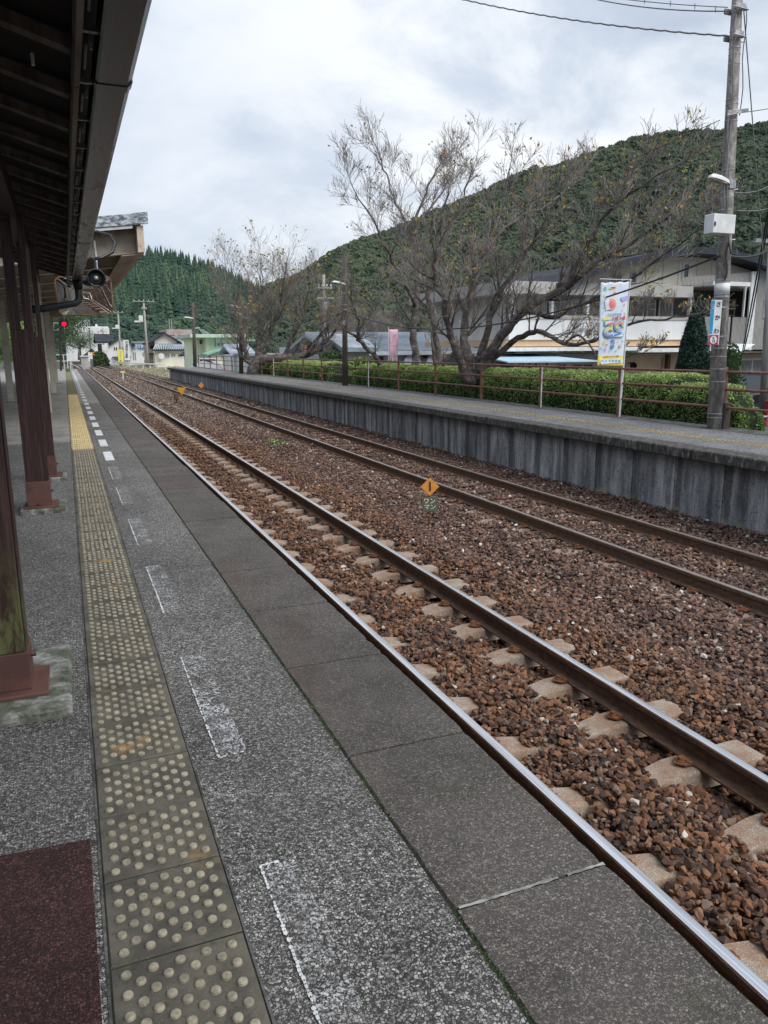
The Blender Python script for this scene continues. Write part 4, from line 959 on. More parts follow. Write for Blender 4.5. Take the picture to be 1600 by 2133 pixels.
for k in range(34):
    y = -5.4 + .572 * k; MB().box(.152, .204, y - .012, y + .012, 2.455, 2.475).tube([(.178, y, 2.45), (.178, y, 2.40)], .006, 5).tube([(.165, y + .05, 2.43), (.165, y + .3, 2.425)], .005, 4).build('gutter_bracket', 'galv', rf)
# outlet and downpipe
oy = 13.0
MB().tube([(.275, oy, 2.43), (.275, oy, 2.36), (.275, oy, 2.28)], [.075, .075, .06], 14).build('gutter_outlet', 'pipe', rf, smooth=True)
MB().tube([(.275, oy, 2.30), (.275, oy, 2.17), (.262, oy - .03, 2.10), (.21, oy - .12, 2.06), (-.22, 8.95 + 3.0, 1.93), (-.36, 8.95 + 2.6, 1.90)], [.05] * 6, 12).build('downpipe', 'pipe', rf, smooth=True)
# lamp cable along the beam
MB().tube([(-.62, 3.0, 2.55), (-.5, 4.2, 2.52), (-.42, 5.0, 2.42), (-.40, 6.2, 2.38), (-.38, 7.6, 2.36)], .012, 6).build('roof_cable', 'cable', rf, smooth=True)
# screw hook on a rafter bay
MB().tube([(-.02, 3.75, 2.50), (-.02, 3.75, 2.545)], .008, 6).build('ceiling_hook', 'white_metal', rf)
def wood_post(label, x0, x1, y0, y1, block, shoe_h=.27, split=1.55, near=False):
    t = thing('timber_post', label, 'post', 'timber awning posts')
    bx0_, bx1_, by0_, by1_ = block
    MB().box(bx0_, bx1_, by0_, by1_, -.02, .045).build('footing', 'moss_concrete', t, bevel=.012)
    MB().box(x0 - .03, x1 + .065, y0 - .06, y1 + .05, .045, .06).build('base_plate', 'brown_steel', t, bevel=.003)
    MB().box(x0 - .006, x1 + .006, y0 - .006, y1 + .006, .06, shoe_h).build('steel_shoe', 'brown_steel', t, bevel=.003)
    w = (x1 - x0)
    MB().box(x0, x1 - .006, y0, y1, shoe_h, split).build('shaft', 'post_wood', t, bevel=.004)
    MB().box(x1 - .004, x1 + .0, y0 + .03, y1 - .03, shoe_h + .002, split - .02).build('cover_strip', 'post_wood', t)
    zt_ = rz(x0) - .16 + .02
    MB().box(x0, x0 + w * .42, y0, y1, split, zt_ + .03).build('split_member', 'post_wood', t, bevel=.003)
    MB().box(x1 - w * .3, x1 - .006, y0 + .01, y1 - .01, split, zt_ - .02).build('split_member', 'post_wood', t, bevel=.003)
    for s in (y0 - .012, y1 + .004): MB().tube([((x0 + x1) / 2, s, .07), ((x0 + x1) / 2, s, .085)], .016, 6).build('anchor_bolt', 'brown_steel', t)
    MB().tube([(x1 + .004, (y0 + y1) / 2, .17), (x1 + .026, (y0 + y1) / 2, .17)], .013, 6).build('side_bolt', 'brown_steel', t)
    return t
wood_post('nearest timber post with mossy base and red brown steel shoe at left edge', -.47, -.232, 3.12, 3.30, (-.75, -.085, 2.93, 3.62), .21, 2.2)
wood_post('dark timber post in middle distance with paired upper members', -.395, -.215, 7.08, 7.28, (-.46, -.09, 6.98, 7.42), .27, 1.53)
wood_post('third timber post half hidden behind the middle distance one', -.36, -.19, 8.84, 9.0, (-.42, -.085, 8.72, 9.16), .27, 1.50)

# ================================================================== STEEL CANOPY (beige, beyond)
sc2 = thing('steel_canopy', 'weathered beige steel platform canopy beyond the timber awning', 'canopy')
CY0, CY1 = 14.5, 38.
def cz(x): return 3.47 + .13 * (x - 1.42)
xL = -4.6
def slab(x0, x1, y0, y1, dz0, dz1, mat, name, par=sc2):
    q = MB(); q.add([(x0, y0, cz(x0) + dz0), (x1, y0, cz(x1) + dz0), (x1, y1, cz(x1) + dz0), (x0, y1, cz(x0) + dz0), (x0, y0, cz(x0) + dz1), (x1, y0, cz(x1) + dz1), (x1, y1, cz(x1) + dz1), (x0, y1, cz(x0) + dz1)],
      [(0, 3, 2, 1), (4, 5, 6, 7), (0, 1, 5, 4), (1, 2, 6, 5), (2, 3, 7, 6), (3, 0, 4, 7)]); return q.build(name, mat, par)
slab(xL, 1.40, CY0 + .02, CY1, 0, .03, 'beige_dirty', 'roof_sheet')
slab(xL, 1.50, CY0 - .05, CY0 + .03, .015, .19, 'old_sheet', 'end_flashing')
slab(1.28, 1.52, CY0 - .06, CY0 - .04, .01, .20, 'old_sheet', 'corner_cap')
slab(xL, 1.26, CY0 - .02, CY0 + .01, -.04, .008, 'white_metal', 'edge_strip')
slab(1.33, 1.44, CY0, CY1, -.44, -.005, 'rusty_beige', 'side_fascia')
slab(1.06, 1.325, CY0 + .2, CY1, -.46, -.44, 'beige_dirty', 'fascia_flange')
for i in range(11): y = CY0 + .35 + 2.3 * i; slab(xL, 1.325, y, y + .12, -.40, -.002, 'beige_dirty', 'cross_beam'); slab(xL, 1.325, y - .03, y + .15, -.415, -.402, 'beige', 'beam_flange')
for x in (-3.6, -2.4, -1.2, 0., .75): slab(x, x + .07, CY0 + .05, CY1, -.10, -.003, 'beige_dirty', 'purlin')
def column(x, y, w, mat, label, top=None, block=True):
    t = thing('canopy_column', label, 'column', 'canopy columns'); zt_ = top if top else cz(x) - .42; q = MB(); h = w / 2
    q.box(x - h, x + h, y - h, y - h + .012, 0, zt_).box(x - h, x + h, y + h - .012, y + h, 0, zt_).box(x - .006, x + .006, y - h + .013, y + h - .013, 0, zt_).build('shaft', mat, t)
    MB().box(x - w, x + w * 1.6, y - w, y + w, .0, .03).build('base_plate', 'concrete', t, bevel=.01); return t
column(-.44, 18.75, .155, 'beige', 'nearest beige steel column with its base on the lighter asphalt'); column(-.42, 27.4, .155, 'beige', 'farther beige steel column closest to the yellow tiles')
column(-1.45, 23.4, .16, 'beige', 'beige column farther left beside the dark one'); column(-1.72, 20.8, .17, 'wood_dark', 'dark grey column at the left edge behind the timber posts')
column(-.42, 36.4, .155, 'beige', 'most distant beige steel column under the canopy end')
# mirror hung from canopy
mr = thing('platform_mirror', 'large rounded rectangular convex mirror in a brown frame under the canopy', 'mirror')
MYc = 14.25; mc = (at(118, 578, MYc) + at(235, 655, MYc)) / 2; mW, mH = (at(235, 620, MYc).x - at(119, 620, MYc).x), .62
mz0 = at(180, 656, MYc).z
mrot = Matrix.Translation((at(177, 620, MYc).x, MYc, mz0 + mH / 2)) @ Matrix.Rotation(math.radians(-2.0), 4, 'Y') @ Matrix.Rotation(math.radians(13), 4, 'X') @ Matrix.Rotation(math.radians(5.5), 4, 'Z')
def rrect(w, h, r, n=6):
    pts = []
    for cx, cy, a0_ in ((w / 2 - r, h / 2 - r, 0), (-w / 2 + r, h / 2 - r, 90), (-w / 2 + r, -h / 2 + r, 180), (w / 2 - r, -h / 2 + r, 270)):
        for k in range(n + 1): a = math.radians(a0_ + 90 * k / n); pts.append((cx + r * math.cos(a), cy + r * math.sin(a)))
    return pts
rr = rrect(mW, mH, .09)
q = MB(); q.tube([mrot @ Vector((a, 0, b)) for a, b in rr] + [mrot @ Vector((rr[0][0], 0, rr[0][1]))], .014, 6); q.build('frame', 'brown_wood', mr, smooth=True)
q = MB(); NR = 8; n = len(rr); q.v.append(tuple(mrot @ Vector((0, -.045, 0))))
for k in range(1, NR + 1):
    s = k / NR
    for a, b in rr: q.v.append(tuple(mrot @ Vector((a * s, -.045 * (1 - s * s), b * s))))
for k in range(NR):
    for j in range(n):
        if k == 0: q.f.append((0, 1 + j, 1 + (j + 1) % n))
        else: q.f.append((1 + (k - 1) * n + j, 1 + k * n + j, 1 + k * n + (j + 1) % n, 1 + (k - 1) * n + (j + 1) % n))
        q.m.append(0)
q.build('mirror_glass', 'mirror', mr, smooth=True)
q = MB(); q.add([mrot @ Vector((a, .02, b)) for a, b in rr] + [mrot @ Vector((a, .05, b)) for a, b in rr], [tuple(range(n)), tuple(range(n, 2 * n))[::-1]] + [(i, (i + 1) % n, n + (i + 1) % n, n + i) for i in range(n)]); q.build('backing', 'beige_dirty', mr)
for a in (-.25, .25): MB().tube([mrot @ Vector((a, .03, mH / 2 - .02)), (mrot @ Vector((a, .03, mH / 2))) + Vector((0, .3, .6))], .015, 6).build('hanger', 'galv', mr)
# horn speaker
hs = thing('horn_speaker', 'dark round horn speaker hanging from the canopy beside the gutter', 'loudspeaker')
c = at(200, 580, 13.95)
MB().tube([(c.x, c.y - .10, c.z), (c.x, c.y - .09, c.z), (c.x, c.y, c.z), (c.x, c.y + .12, c.z), (c.x, c.y + .22, c.z)], [.135, .15, .11, .06, .05], 22, cap=False).build('horn', 'dark_metal', hs, smooth=True)
MB().tube([(c.x, c.y - .02, c.z), (c.x, c.y + .01, c.z)], [.09, .10], 18).build('horn_throat', 'pipe', hs)
MB().tube([(c.x, c.y - .07, c.z), (c.x, c.y - .02, c.z)], [.028, .05], 14).build('driver_cone', 'galv', hs, smooth=True)
MB().tube([(c.x, c.y + .03, c.z + .1), (c.x, c.y + .03, c.z + .3), (c.x - .06, c.y + .1, c.z + .34)], .016, 6).build('bracket', 'dark_metal', hs)
MB().tube([(c.x - .05, c.y + .1, c.z + .31), (c.x + .12, c.y + .1, c.z + .34), (c.x + .30, c.y + .2, c.z + .45), (c.x + .36, c.y + .3, c.z + .60), (c.x + .30, c.y + .4, c.z + .74), (c.x + .1, c.y + .5, c.z + .80), (c.x - .3, c.y + .6, c.z + .78)], .028, 8).build('conduit', 'dark_metal', hs, smooth=True)
MB().tube([(c.x + .02, c.y + .1, c.z + .3), (c.x + .0, c.y + .2, c.z + .85)], .006, 5).build('tie_wire', 'dark_metal', hs)

# ================================================================== HILLS
def azel(u, v):
    w = ray(u, v); return math.atan2(w[0], w[1]), w[2] / math.hypot(w[0], w[1])
def ridge_fn(pix, ends):
    a = [azel(u, v) for u, v in pix]; xs_ = [e[0] for e in ends[:1]] + [q[0] for q in a] + [e[0] for e in ends[1:]]; ys_ = [e[1] for e in ends[:1]] + [q[1] for q in a] + [e[1] for e in ends[1:]]
    return lambda t: np.interp(t, xs_, ys_)
def ico(sub):
    bm = bmesh.new(); bmesh.ops.create_icosphere(bm, subdivisions=sub, radius=1.); return bm
def crown(seed, mat):
    bm = ico(4)
    for v in bm.verts:
        p = v.co.copy(); s = Vector((seed * 9.1, 0, 0)); k = 1 + .34 * mnoise.noise(p * 1.9 + s) + .30 * mnoise.noise(p * 4.6 + s) + .26 * mnoise.noise(p * 9.5 + s); v.co = p * k; v.co.z *= .85
    return variant('broad_crown', bm, mat)
def conifer(seed, mat):
    r = random.Random(seed); q = MB(); n = 9; tiers = 6
    for k in range(tiers):
        z0, z1 = -1 + k * .42, -1 + k * .42 + .72; rad = .62 * (1 - k / (tiers + .6))
        vs = [(rad * r.uniform(.6, 1.3) * math.cos(2 * math.pi * j / n + k), rad * r.uniform(.65, 1.15) * math.sin(2 * math.pi * j / n + k), z0 + r.uniform(-.08, .08)) for j in range(n)] + [(r.uniform(-.03, .03), r.uniform(-.03, .03), z1)]
        q.add(vs, [(j, (j + 1) % n, n) for j in range(n)])
    return variant('conifer', q, mat)
def hill(name, ridge, azr, rb, rr, treeh, mats, nt, mix_con, size, seed, wav=1.):
    NA, NS = 120, 26; q = MB(); a0_, a1_ = azr
    def zf(a, s):
        rbb, rrr = rb(a), rr(a); r = rbb + (rrr - rbb) * s; H = EYE + ridge(a) * rrr - treeh - GZ
        f = s ** 1.1 if s <= 1 else 1 - (s - 1) * 1.2
        w_ = mnoise.fractal(Vector((a * 9 + seed, s * 2.2, seed)), 1., 2., 4) * (10 * wav) * min(1, s * 2) * max(0, .85 - s)
        return r, GZ - .3 + H * f + w_ * min(1., H / 40)
    for i in range(NA + 1):
        a = a0_ + (a1_ - a0_) * i / NA
        for j in range(NS + 1):
            r, z = zf(a, j / NS * 1.35); q.v.append((math.sin(a) * r, math.cos(a) * r, z))
    for i in range(NA):
        for j in range(NS): k = i * (NS + 1) + j; q.f.append((k, k + 1, k + NS + 2, k + NS + 1)); q.m.append(0)
    q.build(name, 'hill_soil', kind='structure', smooth=True)
    P, Rr, S, I = [], [], [], []
    rnd = random.Random(seed)
    for _ in range(nt):
        a = rnd.uniform(a0_, a1_); s = rnd.random() ** .75 * 1.12
        if rnd.random() < .12: s = rnd.uniform(.96, 1.04)
        r, z = zf(a, s); x, y = math.sin(a) * r, math.cos(a) * r
        grove = mnoise.noise(Vector((x * .012, y * .012, seed)))
        con = (grove + rnd.uniform(-.25, .25)) > mix_con
        k = size * (.55 + 1.0 * rnd.random() ** 1.8)
        if con: P.append((x, y, z + k * 1.0)); S.append((k * 1.15, k * 1.15, k * 1.25)); I.append(5 + rnd.randrange(4))
        else: P.append((x, y, z + k * .55)); S.append((k, k, k * rnd.uniform(.8, 1.1))); I.append(rnd.randrange(5))
        Rr.append((rnd.uniform(-.1, .1), rnd.uniform(-.1, .1), rnd.uniform(0, 6.28)))
    V = [crown(seed * 10 + i, mats) for i in range(5)] + [conifer(seed * 10 + i, mats) for i in range(4)]
    scatter(name + '_forest', P, Rr, S, I, V)
rid_l = ridge_fn([(100, 560), (200, 545), (260, 524), (306, 522), (350, 521), (385, 533), (420, 547), (450, 552), (480, 568), (520, 590), (560, 606), (640, 640)], [(-.9, .10), (1.2, .03)])
rid_r = ridge_fn([(480, 690), (530, 612), (560, 583), (600, 572), (640, 552), (700, 512), (760, 486), (800, 476), (850, 455), (900, 433), (950, 412), (1000, 392), (1060, 362), (1100, 343), (1150, 337), (1200, 322), (1250, 300), (1300, 284), (1350, 272), (1400, 264), (1450, 262), (1500, 264), (1550, 255), (1600, 245)], [(-.3, .0), (1.9, .30)])
hill('left_hill', rid_l, (-.75, .75), lambda a: 250, lambda a: 520, 5.5, 'forest_left', 21000, -.3, 2.1, 3, .9)
hill('right_hill', rid_r, (.17, 1.75), lambda a: 95 + 120 * max(0, .75 - a), lambda a: 330 + 60 * max(0, .8 - a), 4.2, 'forest_right', 40000, 2., 1.65, 5, .8)

# ================================================================== HEDGES
def hedge(label, x0, x1, y0, y1, z0, ztop, n, leaf, seed, group='clipped hedges behind the far platform'):
    t = thing('clipped_hedge', label, 'hedge', group)
    r = RS; q = MB()
    NYs = max(6, int((y1 - y0) / .5)); prof_n = 14
    def surf(s, th):                         # th 0..pi : front bottom -> top -> back bottom
        y = y0 + (y1 - y0) * s; endf = min(1, ((min(s, 1 - s) * (y1 - y0)) / .5 + .02)) ** .5
        c, sn = math.cos(th), math.sin(th); e = .42
        xx = math.copysign(abs(c) ** e, c); zz = abs(sn) ** e
        lump = (1 - .13 * math.exp(-(((y + seed) % 2.7 - 1.35) / .13) ** 2)) * (1 + .04 * mnoise.noise(Vector((y * .9, th * 1.2, seed))) + .015 * math.sin(y * 2.1 + seed)); bul = .05 * mnoise.noise(Vector((y * 3, th * 3, seed)))
        xc, hw = (x0 + x1) / 2, (x1 - x0) / 2
        return (xc - xx * hw * lump * (.72 + .28 * endf) - bul * c, y, z0 + (ztop - z0) * zz * lump * (.55 + .45 * endf) + bul * .5)
    for i in range(NYs + 1):
        for j in range(prof_n + 1):
            x, y, z = surf(i / NYs, math.pi * j / prof_n); xc = (x0 + x1) / 2; q.v.append((xc + (x - xc) * .93, y, z - .05))
    for i in range(NYs):
        for j in range(prof_n): k = i * (prof_n + 1) + j; q.f.append((k, k + 1, k + prof_n + 2, k + prof_n + 1)); q.m.append(0)
    q.f += [tuple(range(prof_n + 1)), tuple(NYs * (prof_n + 1) + j for j in range(prof_n + 1))]; q.m += [0, 0]
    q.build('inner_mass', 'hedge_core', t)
    C = []; lv = []
    for _ in range(n):
        s = r.rand(); th = math.pi * (.5 - .5 * math.cos(math.pi * r.rand())) if False else math.pi * r.rand()
        if r.rand() < .8 / (y1 - y0) + .02: s = r.rand() * .02 if r.rand() < .5 else 1 - r.rand() * .02
        x, y, z = surf(s, th); d = (r.rand() ** 2) * .09 - .025
        xc = (x0 + x1) / 2
        if s < .02 or s > .98: k_ = r.rand() ** .5; x = xc + (x - xc) * k_; z = z0 + (z - z0) * k_
        C.append((x + (xc - x) * d, y + r.normal() * .02, z - d * .8))
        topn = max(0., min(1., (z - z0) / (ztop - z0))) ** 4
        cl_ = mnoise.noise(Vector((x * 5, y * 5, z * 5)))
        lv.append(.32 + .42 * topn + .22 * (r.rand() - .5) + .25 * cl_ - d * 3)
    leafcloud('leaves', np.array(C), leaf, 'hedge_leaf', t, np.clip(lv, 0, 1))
    return t
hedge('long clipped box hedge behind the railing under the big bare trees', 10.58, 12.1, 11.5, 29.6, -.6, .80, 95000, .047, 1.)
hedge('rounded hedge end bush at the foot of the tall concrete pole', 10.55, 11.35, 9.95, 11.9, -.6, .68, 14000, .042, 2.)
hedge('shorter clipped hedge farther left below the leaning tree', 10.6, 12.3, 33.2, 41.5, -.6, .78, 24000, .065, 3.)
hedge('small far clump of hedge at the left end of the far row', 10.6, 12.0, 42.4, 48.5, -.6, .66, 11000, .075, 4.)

# ================================================================== BARE CHERRY TREES
class Tree:
    def __init__(s, seed): s.r = random.Random(seed); s.big = MB(); s.tw = MB(); s.leaf = []; s.n = 0
    def line(s, pts, rad):
        for i, (a, b) in enumerate(((0, len(pts)),)): pass
        if rad[0] > .022: s.big.tube(pts, rad, 7 if rad[0] > .06 else 5, cap=False)
        else: s.tw.tube(pts, rad, 3, cap=False)
    def grow(s, p, d, L, r0, lev, up=.15):
        R = s.r; n = 5 if lev < 3 else 4; pts = [p]; rad = [r0]; d = d.normalized(); cur = p.copy()
        for i in range(n):
            d = (d + Vector((R.gauss(0, .09), R.gauss(0, .09), R.gauss(0, .07) + up * .4))).normalized(); cur = cur + d * (L / n); pts.append(cur.copy()); rad.append(max(.0045, r0 * (1 - .78 * (i + 1) / n)))
        s.line(pts, rad); s.n += 1
        if lev >= s.maxlev: 
            if R.random() < s.leafp: s.leaf.append(cur.copy())
            return
        kids = {1: 8, 2: 8, 3: 6, 4: 3}.get(lev, 3)
        for k in range(kids):
            t_ = R.uniform(.22, 1.); i = min(n - 1, int(t_ * n)); q = pts[i].lerp(pts[i + 1], t_ * n - i)
            ax = Vector((R.gauss(0, 1), R.gauss(0, 1), R.gauss(0, 1))); side = (ax - d * ax.dot(d)).normalized()
            ang = R.uniform(.4, .95); nd = (d * math.cos(ang) + side * math.sin(ang) + Vector((0, 0, up))).normalized()
            s.grow(q, nd, L * R.uniform(.46, .76) * (1.15 - .45 * t_), max(.0048, rad[i] * R.uniform(.42, .6)), lev + 1, up)
    def limb(s, pix, Y, dy, r0, r1, kids=10, kl=1.5, lev=2, start=.25, up=.15):
        R = s.r; n = len(pix); P = [at(u, v, Y + dy * (k / (n - 1)) ** 1.2) for k, (u, v) in enumerate(pix)]
        # smooth by Catmull-Rom
        pts, rad = [], []
        for i in range(n - 1):
            a = P[max(i - 1, 0)]; b = P[i]; c = P[i + 1]; e = P[min(i + 2, n - 1)]
            for t_ in (0, .25, .5, .75):
                pts.append(.5 * ((2 * b) + (c - a) * t_ + (2 * a - 5 * b + 4 * c - e) * t_ ** 2 + (3 * b - a - 3 * c + e) * t_ ** 3) + Vector((R.gauss(0, .02), R.gauss(0, .05), R.gauss(0, .02))))
        pts.append(P[-1]); m = len(pts); rad = [(r0 + (r1 - r0) * (k / (m - 1)) ** .8) * R.uniform(.93, 1.07) for k in range(m)]
        s.big.tube(pts, rad, 9, cap=True)
        for k in range(kids):
            t_ = start + (1 - start) * (k + R.random()) / kids; f = t_ * (m - 1); i = min(m - 2, int(f)); q = pts[i].lerp(pts[i + 1], f - i); d = (pts[i + 1] - pts[i]).normalized()
            ax = Vector((R.gauss(0, 1), R.gauss(0, 1), R.gauss(0, .8))); side = (ax - d * ax.dot(d)).normalized(); ang = R.uniform(.45, 1.0)
            nd = d * math.cos(ang) + side * math.sin(ang) + Vector((0, 0, .22))
            s.grow(q, nd, kl * .82 * R.uniform(.6, 1.2) * (1.2 - .45 * t_), min(.05, rad[i] * R.uniform(.3, .55)), lev, up)
        s.grow(pts[-1], pts[-1] - pts[-3], kl * .7, r1, lev, up)
    def done(s, label, name='bare_cherry_tree', leafsz=.09, leaf='autumn_leaf', lvf=None, big='bark', group='leafless cherry trees behind the far platform'):
        t = thing(name, label, 'tree', group)
        s.big.build('trunk', big, t, smooth=True)
        o = link('twigs', s.tw.mesh('twigs', 'twig', False), t, 'stuff')
        if s.leaf:
            C = np.array([list(p) for p in s.leaf]); k = 2; C = np.repeat(C, k, 0) + RS.normal(size=(len(C) * k, 3)) * .07; lv = np.clip((lvf or (lambda c: .55))(C) + RS.normal(size=len(C)) * .22, 0, 1)
            leafcloud('leaves', C, leafsz, leaf, t, lv)
        return t
T_ = Tree(11); T_.maxlev = 4; T_.leafp = .09; Y = 19.5
T_.limb([(1003, 800), (1012, 755), (1045, 700), (1095, 645), (1180, 598), (1245, 545), (1330, 498), (1410, 440)], Y, -4.2, .20, .022, 22, 1.5)
T_.limb([(985, 800), (972, 740), (968, 680), (985, 600), (1010, 520), (1045, 430), (1062, 350)], Y, 1.5, .17, .018, 17, 1.5)
T_.limb([(978, 800), (955, 740), (938, 690), (918, 620), (905, 550), (915, 470), (935, 390)], Y, -1.5, .14, .016, 15, 1.4)
T_.limb([(1000, 790), (1040, 735), (1090, 700), (1130, 690), (1175, 715), (1235, 712), (1300, 675), (1370, 668), (1440, 655)], Y, -6.5, .11, .014, 16, 1.0)
T_.limb([(995, 790), (1008, 700), (1040, 620), (1090, 540), (1130, 470), (1170, 400)], Y, -2.5, .13, .016, 15, 1.4)
T_.limb([(1095, 645), (1150, 660), (1200, 640), (1260, 610), (1330, 570), (1400, 520), (1470, 470)], Y - 1, -5., .08, .012, 16, 1.2)
T_.limb([(1180, 598), (1220, 520), (1270, 440), (1330, 390), (1400, 350)], Y - 2.5, -3., .07, .012, 14, 1.2)
T_.limb([(1010, 520), (1070, 460), (1150, 420), (1220, 350)], Y + .6, 1., .06, .012, 11, 1.2)
T_.limb([(1175, 715), (1210, 700), (1245, 740), (1290, 745), (1345, 730)], Y - 3.5, -2.5, .035, .01, 6, .6)
T_.done('largest bare cherry tree spreading right over the hedge toward the banner', lvf=lambda c: .42 + .12 * (c[:, 0] - 10) / 6)
T_ = Tree(23); T_.maxlev = 4; T_.leafp = .05; Y = 24.5
T_.limb([(862, 790), (866, 740), (860, 690), (868, 620), (872, 540), (868, 470), (885, 400), (915, 345)], Y, 1., .17, .018, 16, 1.7)
T_.limb([(872, 540), (850, 470), (820, 410), (800, 350), (780, 300)], Y + .5, 1.5, .07, .012, 12, 1.5)
T_.limb([(866, 640), (830, 560), (795, 500), (765, 440), (735, 390)], Y + .2, -1., .075, .012, 12, 1.5)
T_.limb([(900, 790), (912, 740), (903, 680), (893, 620), (905, 560), (930, 480), (965, 410), (985, 350)], Y - 1, -1., .15, .016, 14, 1.6)
T_.limb([(868, 470), (920, 400), (950, 340)], Y + .8, 1., .05, .012, 9, 1.3)
T_.done('tall bare cherry tree with lichen pale forked trunks left of the largest', lvf=lambda c: .3 + 0 * c[:, 0])
T_ = Tree(31); T_.maxlev = 4; T_.leafp = .10; Y = 27
T_.limb([(815, 800), (795, 765), (770, 730), (745, 700), (748, 670), (735, 630), (728, 590)], Y, -.5, .13, .018, 9, 1.1)
T_.limb([(750, 705), (775, 660), (800, 625), (812, 580)], Y, 1., .06, .012, 8, 1.0)
T_.limb([(745, 700), (722, 690), (706, 672)], Y, -.5, .05, .012, 5, .8)
T_.done('leaning pruned cherry trunk with thin shoots beside the dark square pole', lvf=lambda c: .4 + 0 * c[:, 0])
T_ = Tree(37); T_.maxlev = 3; T_.leafp = .15; Y = 22.5
T_.limb([(950, 800), (925, 765), (958, 720), (985, 690)], Y, -.5, .11, .03, 6, .9)
T_.limb([(925, 800), (905, 745), (900, 700)], Y, .5, .09, .03, 6, .8)
T_.done('low crooked cherry stub with broken boughs between the two larger trees', lvf=lambda c: .3 + 0 * c[:, 0])
T_ = Tree(41); T_.maxlev = 4; T_.leafp = .12; Y = 44
T_.limb([(527, 790), (530, 765), (545, 750), (590, 746), (640, 738), (668, 722), (690, 700)], Y, -2., .42, .08, 13, 2.6)
T_.limb([(530, 765), (512, 735), (505, 700), (498, 640), (480, 590)], Y, 1., .2, .025, 14, 3.0)
T_.limb([(535, 760), (540, 700), (545, 640), (548, 580)], Y, 0., .2, .025, 15, 3.0)
T_.limb([(545, 755), (562, 700), (580, 640), (592, 590)], Y, -1.5, .18, .025, 15, 2.8)
T_.limb([(590, 746), (610, 700), (630, 650), (645, 600)], Y, -1.5, .14, .02, 14, 2.6)
T_.limb([(530, 765), (505, 745), (495, 722), (497, 690)], Y, -1., .12, .02, 8, 1.8)
T_.limb([(640, 738), (665, 700), (690, 670), (715, 650)], Y - 1.5, -1., .1, .02, 12, 2.0)
T_.limb([(660, 728), (672, 745), (690, 760)], Y - 1.5, -.5, .08, .02, 5, 1.0)
T_.done('sprawling old bare cherry with a heavy low bough at far left of the row', leafsz=.15, lvf=lambda c: .45 + 0 * c[:, 0])

# ------------------------------------------------------------------ other plants
def conic_shrub(label, name, base, H, Rb, n, leaf, mat='cypress_leaf', cat='tree', prof=None, core=True, group=None, trunk=True):
    t = thing(name, label, cat, group, loc=base); C = []; lv = []
    prof = prof or (lambda s: (1 - s) ** .75 * (.72 + .28 * min(1, s * 4)))
    for _ in range(n):
        s = RS.rand() ** 1.15; a = RS.rand() * 6.283; rr_ = Rb * prof(s) * (1 + .16 * mnoise.noise(Vector((math.cos(a) * 2, math.sin(a) * 2, s * 7)))) * (1 - .35 * RS.rand() ** 2)
        C.append((rr_ * math.cos(a), rr_ * math.sin(a), s * H)); lv.append(.45 + .35 * (RS.rand() - .5) + .4 * mnoise.noise(Vector((math.cos(a) * 4, math.sin(a) * 4, s * 10))))
    leafcloud('foliage', np.array(C), leaf, mat, t, np.clip(lv, 0, 1))
    if trunk: MB().tube([(0, 0, -.2), (0, 0, H * .75)], [.07, .02], 7).build('trunk', 'bark', t, smooth=True)
    if core:
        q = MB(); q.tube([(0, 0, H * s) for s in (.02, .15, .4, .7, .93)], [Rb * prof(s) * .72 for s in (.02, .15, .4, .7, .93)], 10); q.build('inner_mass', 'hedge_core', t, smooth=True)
    return t
b_ = at(1441, 800, 17.5); bt = at(1448, 610, 17.5); b_.z = GZ
conic_shrub('dark blue green cypress cone standing in front of the long building', 'cypress_tree', b_, bt.z - GZ, .80, 20000, .07)
dome = lambda s: math.sqrt(max(0, 1 - s ** 2)) ** .8
def bush(label, u, v, Y, H, Rb, n, leaf, mat='dark_leaf', name='garden_bush'):
    b_ = at(u, v, Y); b_.z = GZ; return conic_shrub(label, name, b_, H, Rb, n, leaf, mat, 'bush', dome, True, None, False)
bush('dark round garden bush behind the hedge left of the dark square pole', 693, 770, 36, 2.4, 1.0, 3500, .12)
bush('layered green garden shrub just right of the dark square pole', 752, 770, 34, 2.1, 1.2, 3500, .12, 'hedge_leaf')
bush('small dark shrub between the hedges beneath the red banner', 640, 775, 40, 1.7, .8, 2500, .12)
bush('leafy grey green shrub beside the foot of the concrete pole', 1512, 790, 16.5, 2.6, .6, 2600, .08)
bush('dark crossing side shrub left of the white gabled house', 207, 750, 140, 2.4, 1.6, 2500, .3)
bush('green shrub mass right of the distant level crossing', 196, 752, 137, 2.2, 1.6, 2000, .3)
def broadleaf(label, base, H, Rr, n, leaf, mat, name='broadleaf_tree', trunkh=.4, group=None):
    t = thing(name, label, 'tree', group, loc=base); MB().tube([(0, 0, -.3), (.1, 0, H * trunkh), (0, .1, H * .8)], [H * .03, H * .022, .04], 7).build('trunk', 'bark', t, smooth=True)
    q = MB(); C = []; lv = []
    cl_ = [(Vector((random.gauss(0, .42), random.gauss(0, .42), random.uniform(-.45, .5))), random.uniform(.35, .55)) for _ in range(12)]
    for c, r_ in cl_: q.tube([(0, 0, H * trunkh), (c.x * Rr * .8, c.y * Rr * .8, H * .62 + c.z * H * .3)], [H * .012, .03], 5)
    q.build('limbs', 'bark', t)
    for _ in range(n):
        c, r_ = random.choice(cl_); d = rdir(1)[0] * (RS.rand() ** .4) * r_ * Rr; C.append((c.x * Rr + d[0], c.y * Rr + d[1], H * .62 + c.z * H * .36 + d[2] * .8)); lv.append(.5 + .35 * d[2] / (r_ * Rr) + .25 * (RS.rand() - .5))
    leafcloud('crown', np.array(C), leaf, mat, t, np.clip(lv, 0, 1)); return t
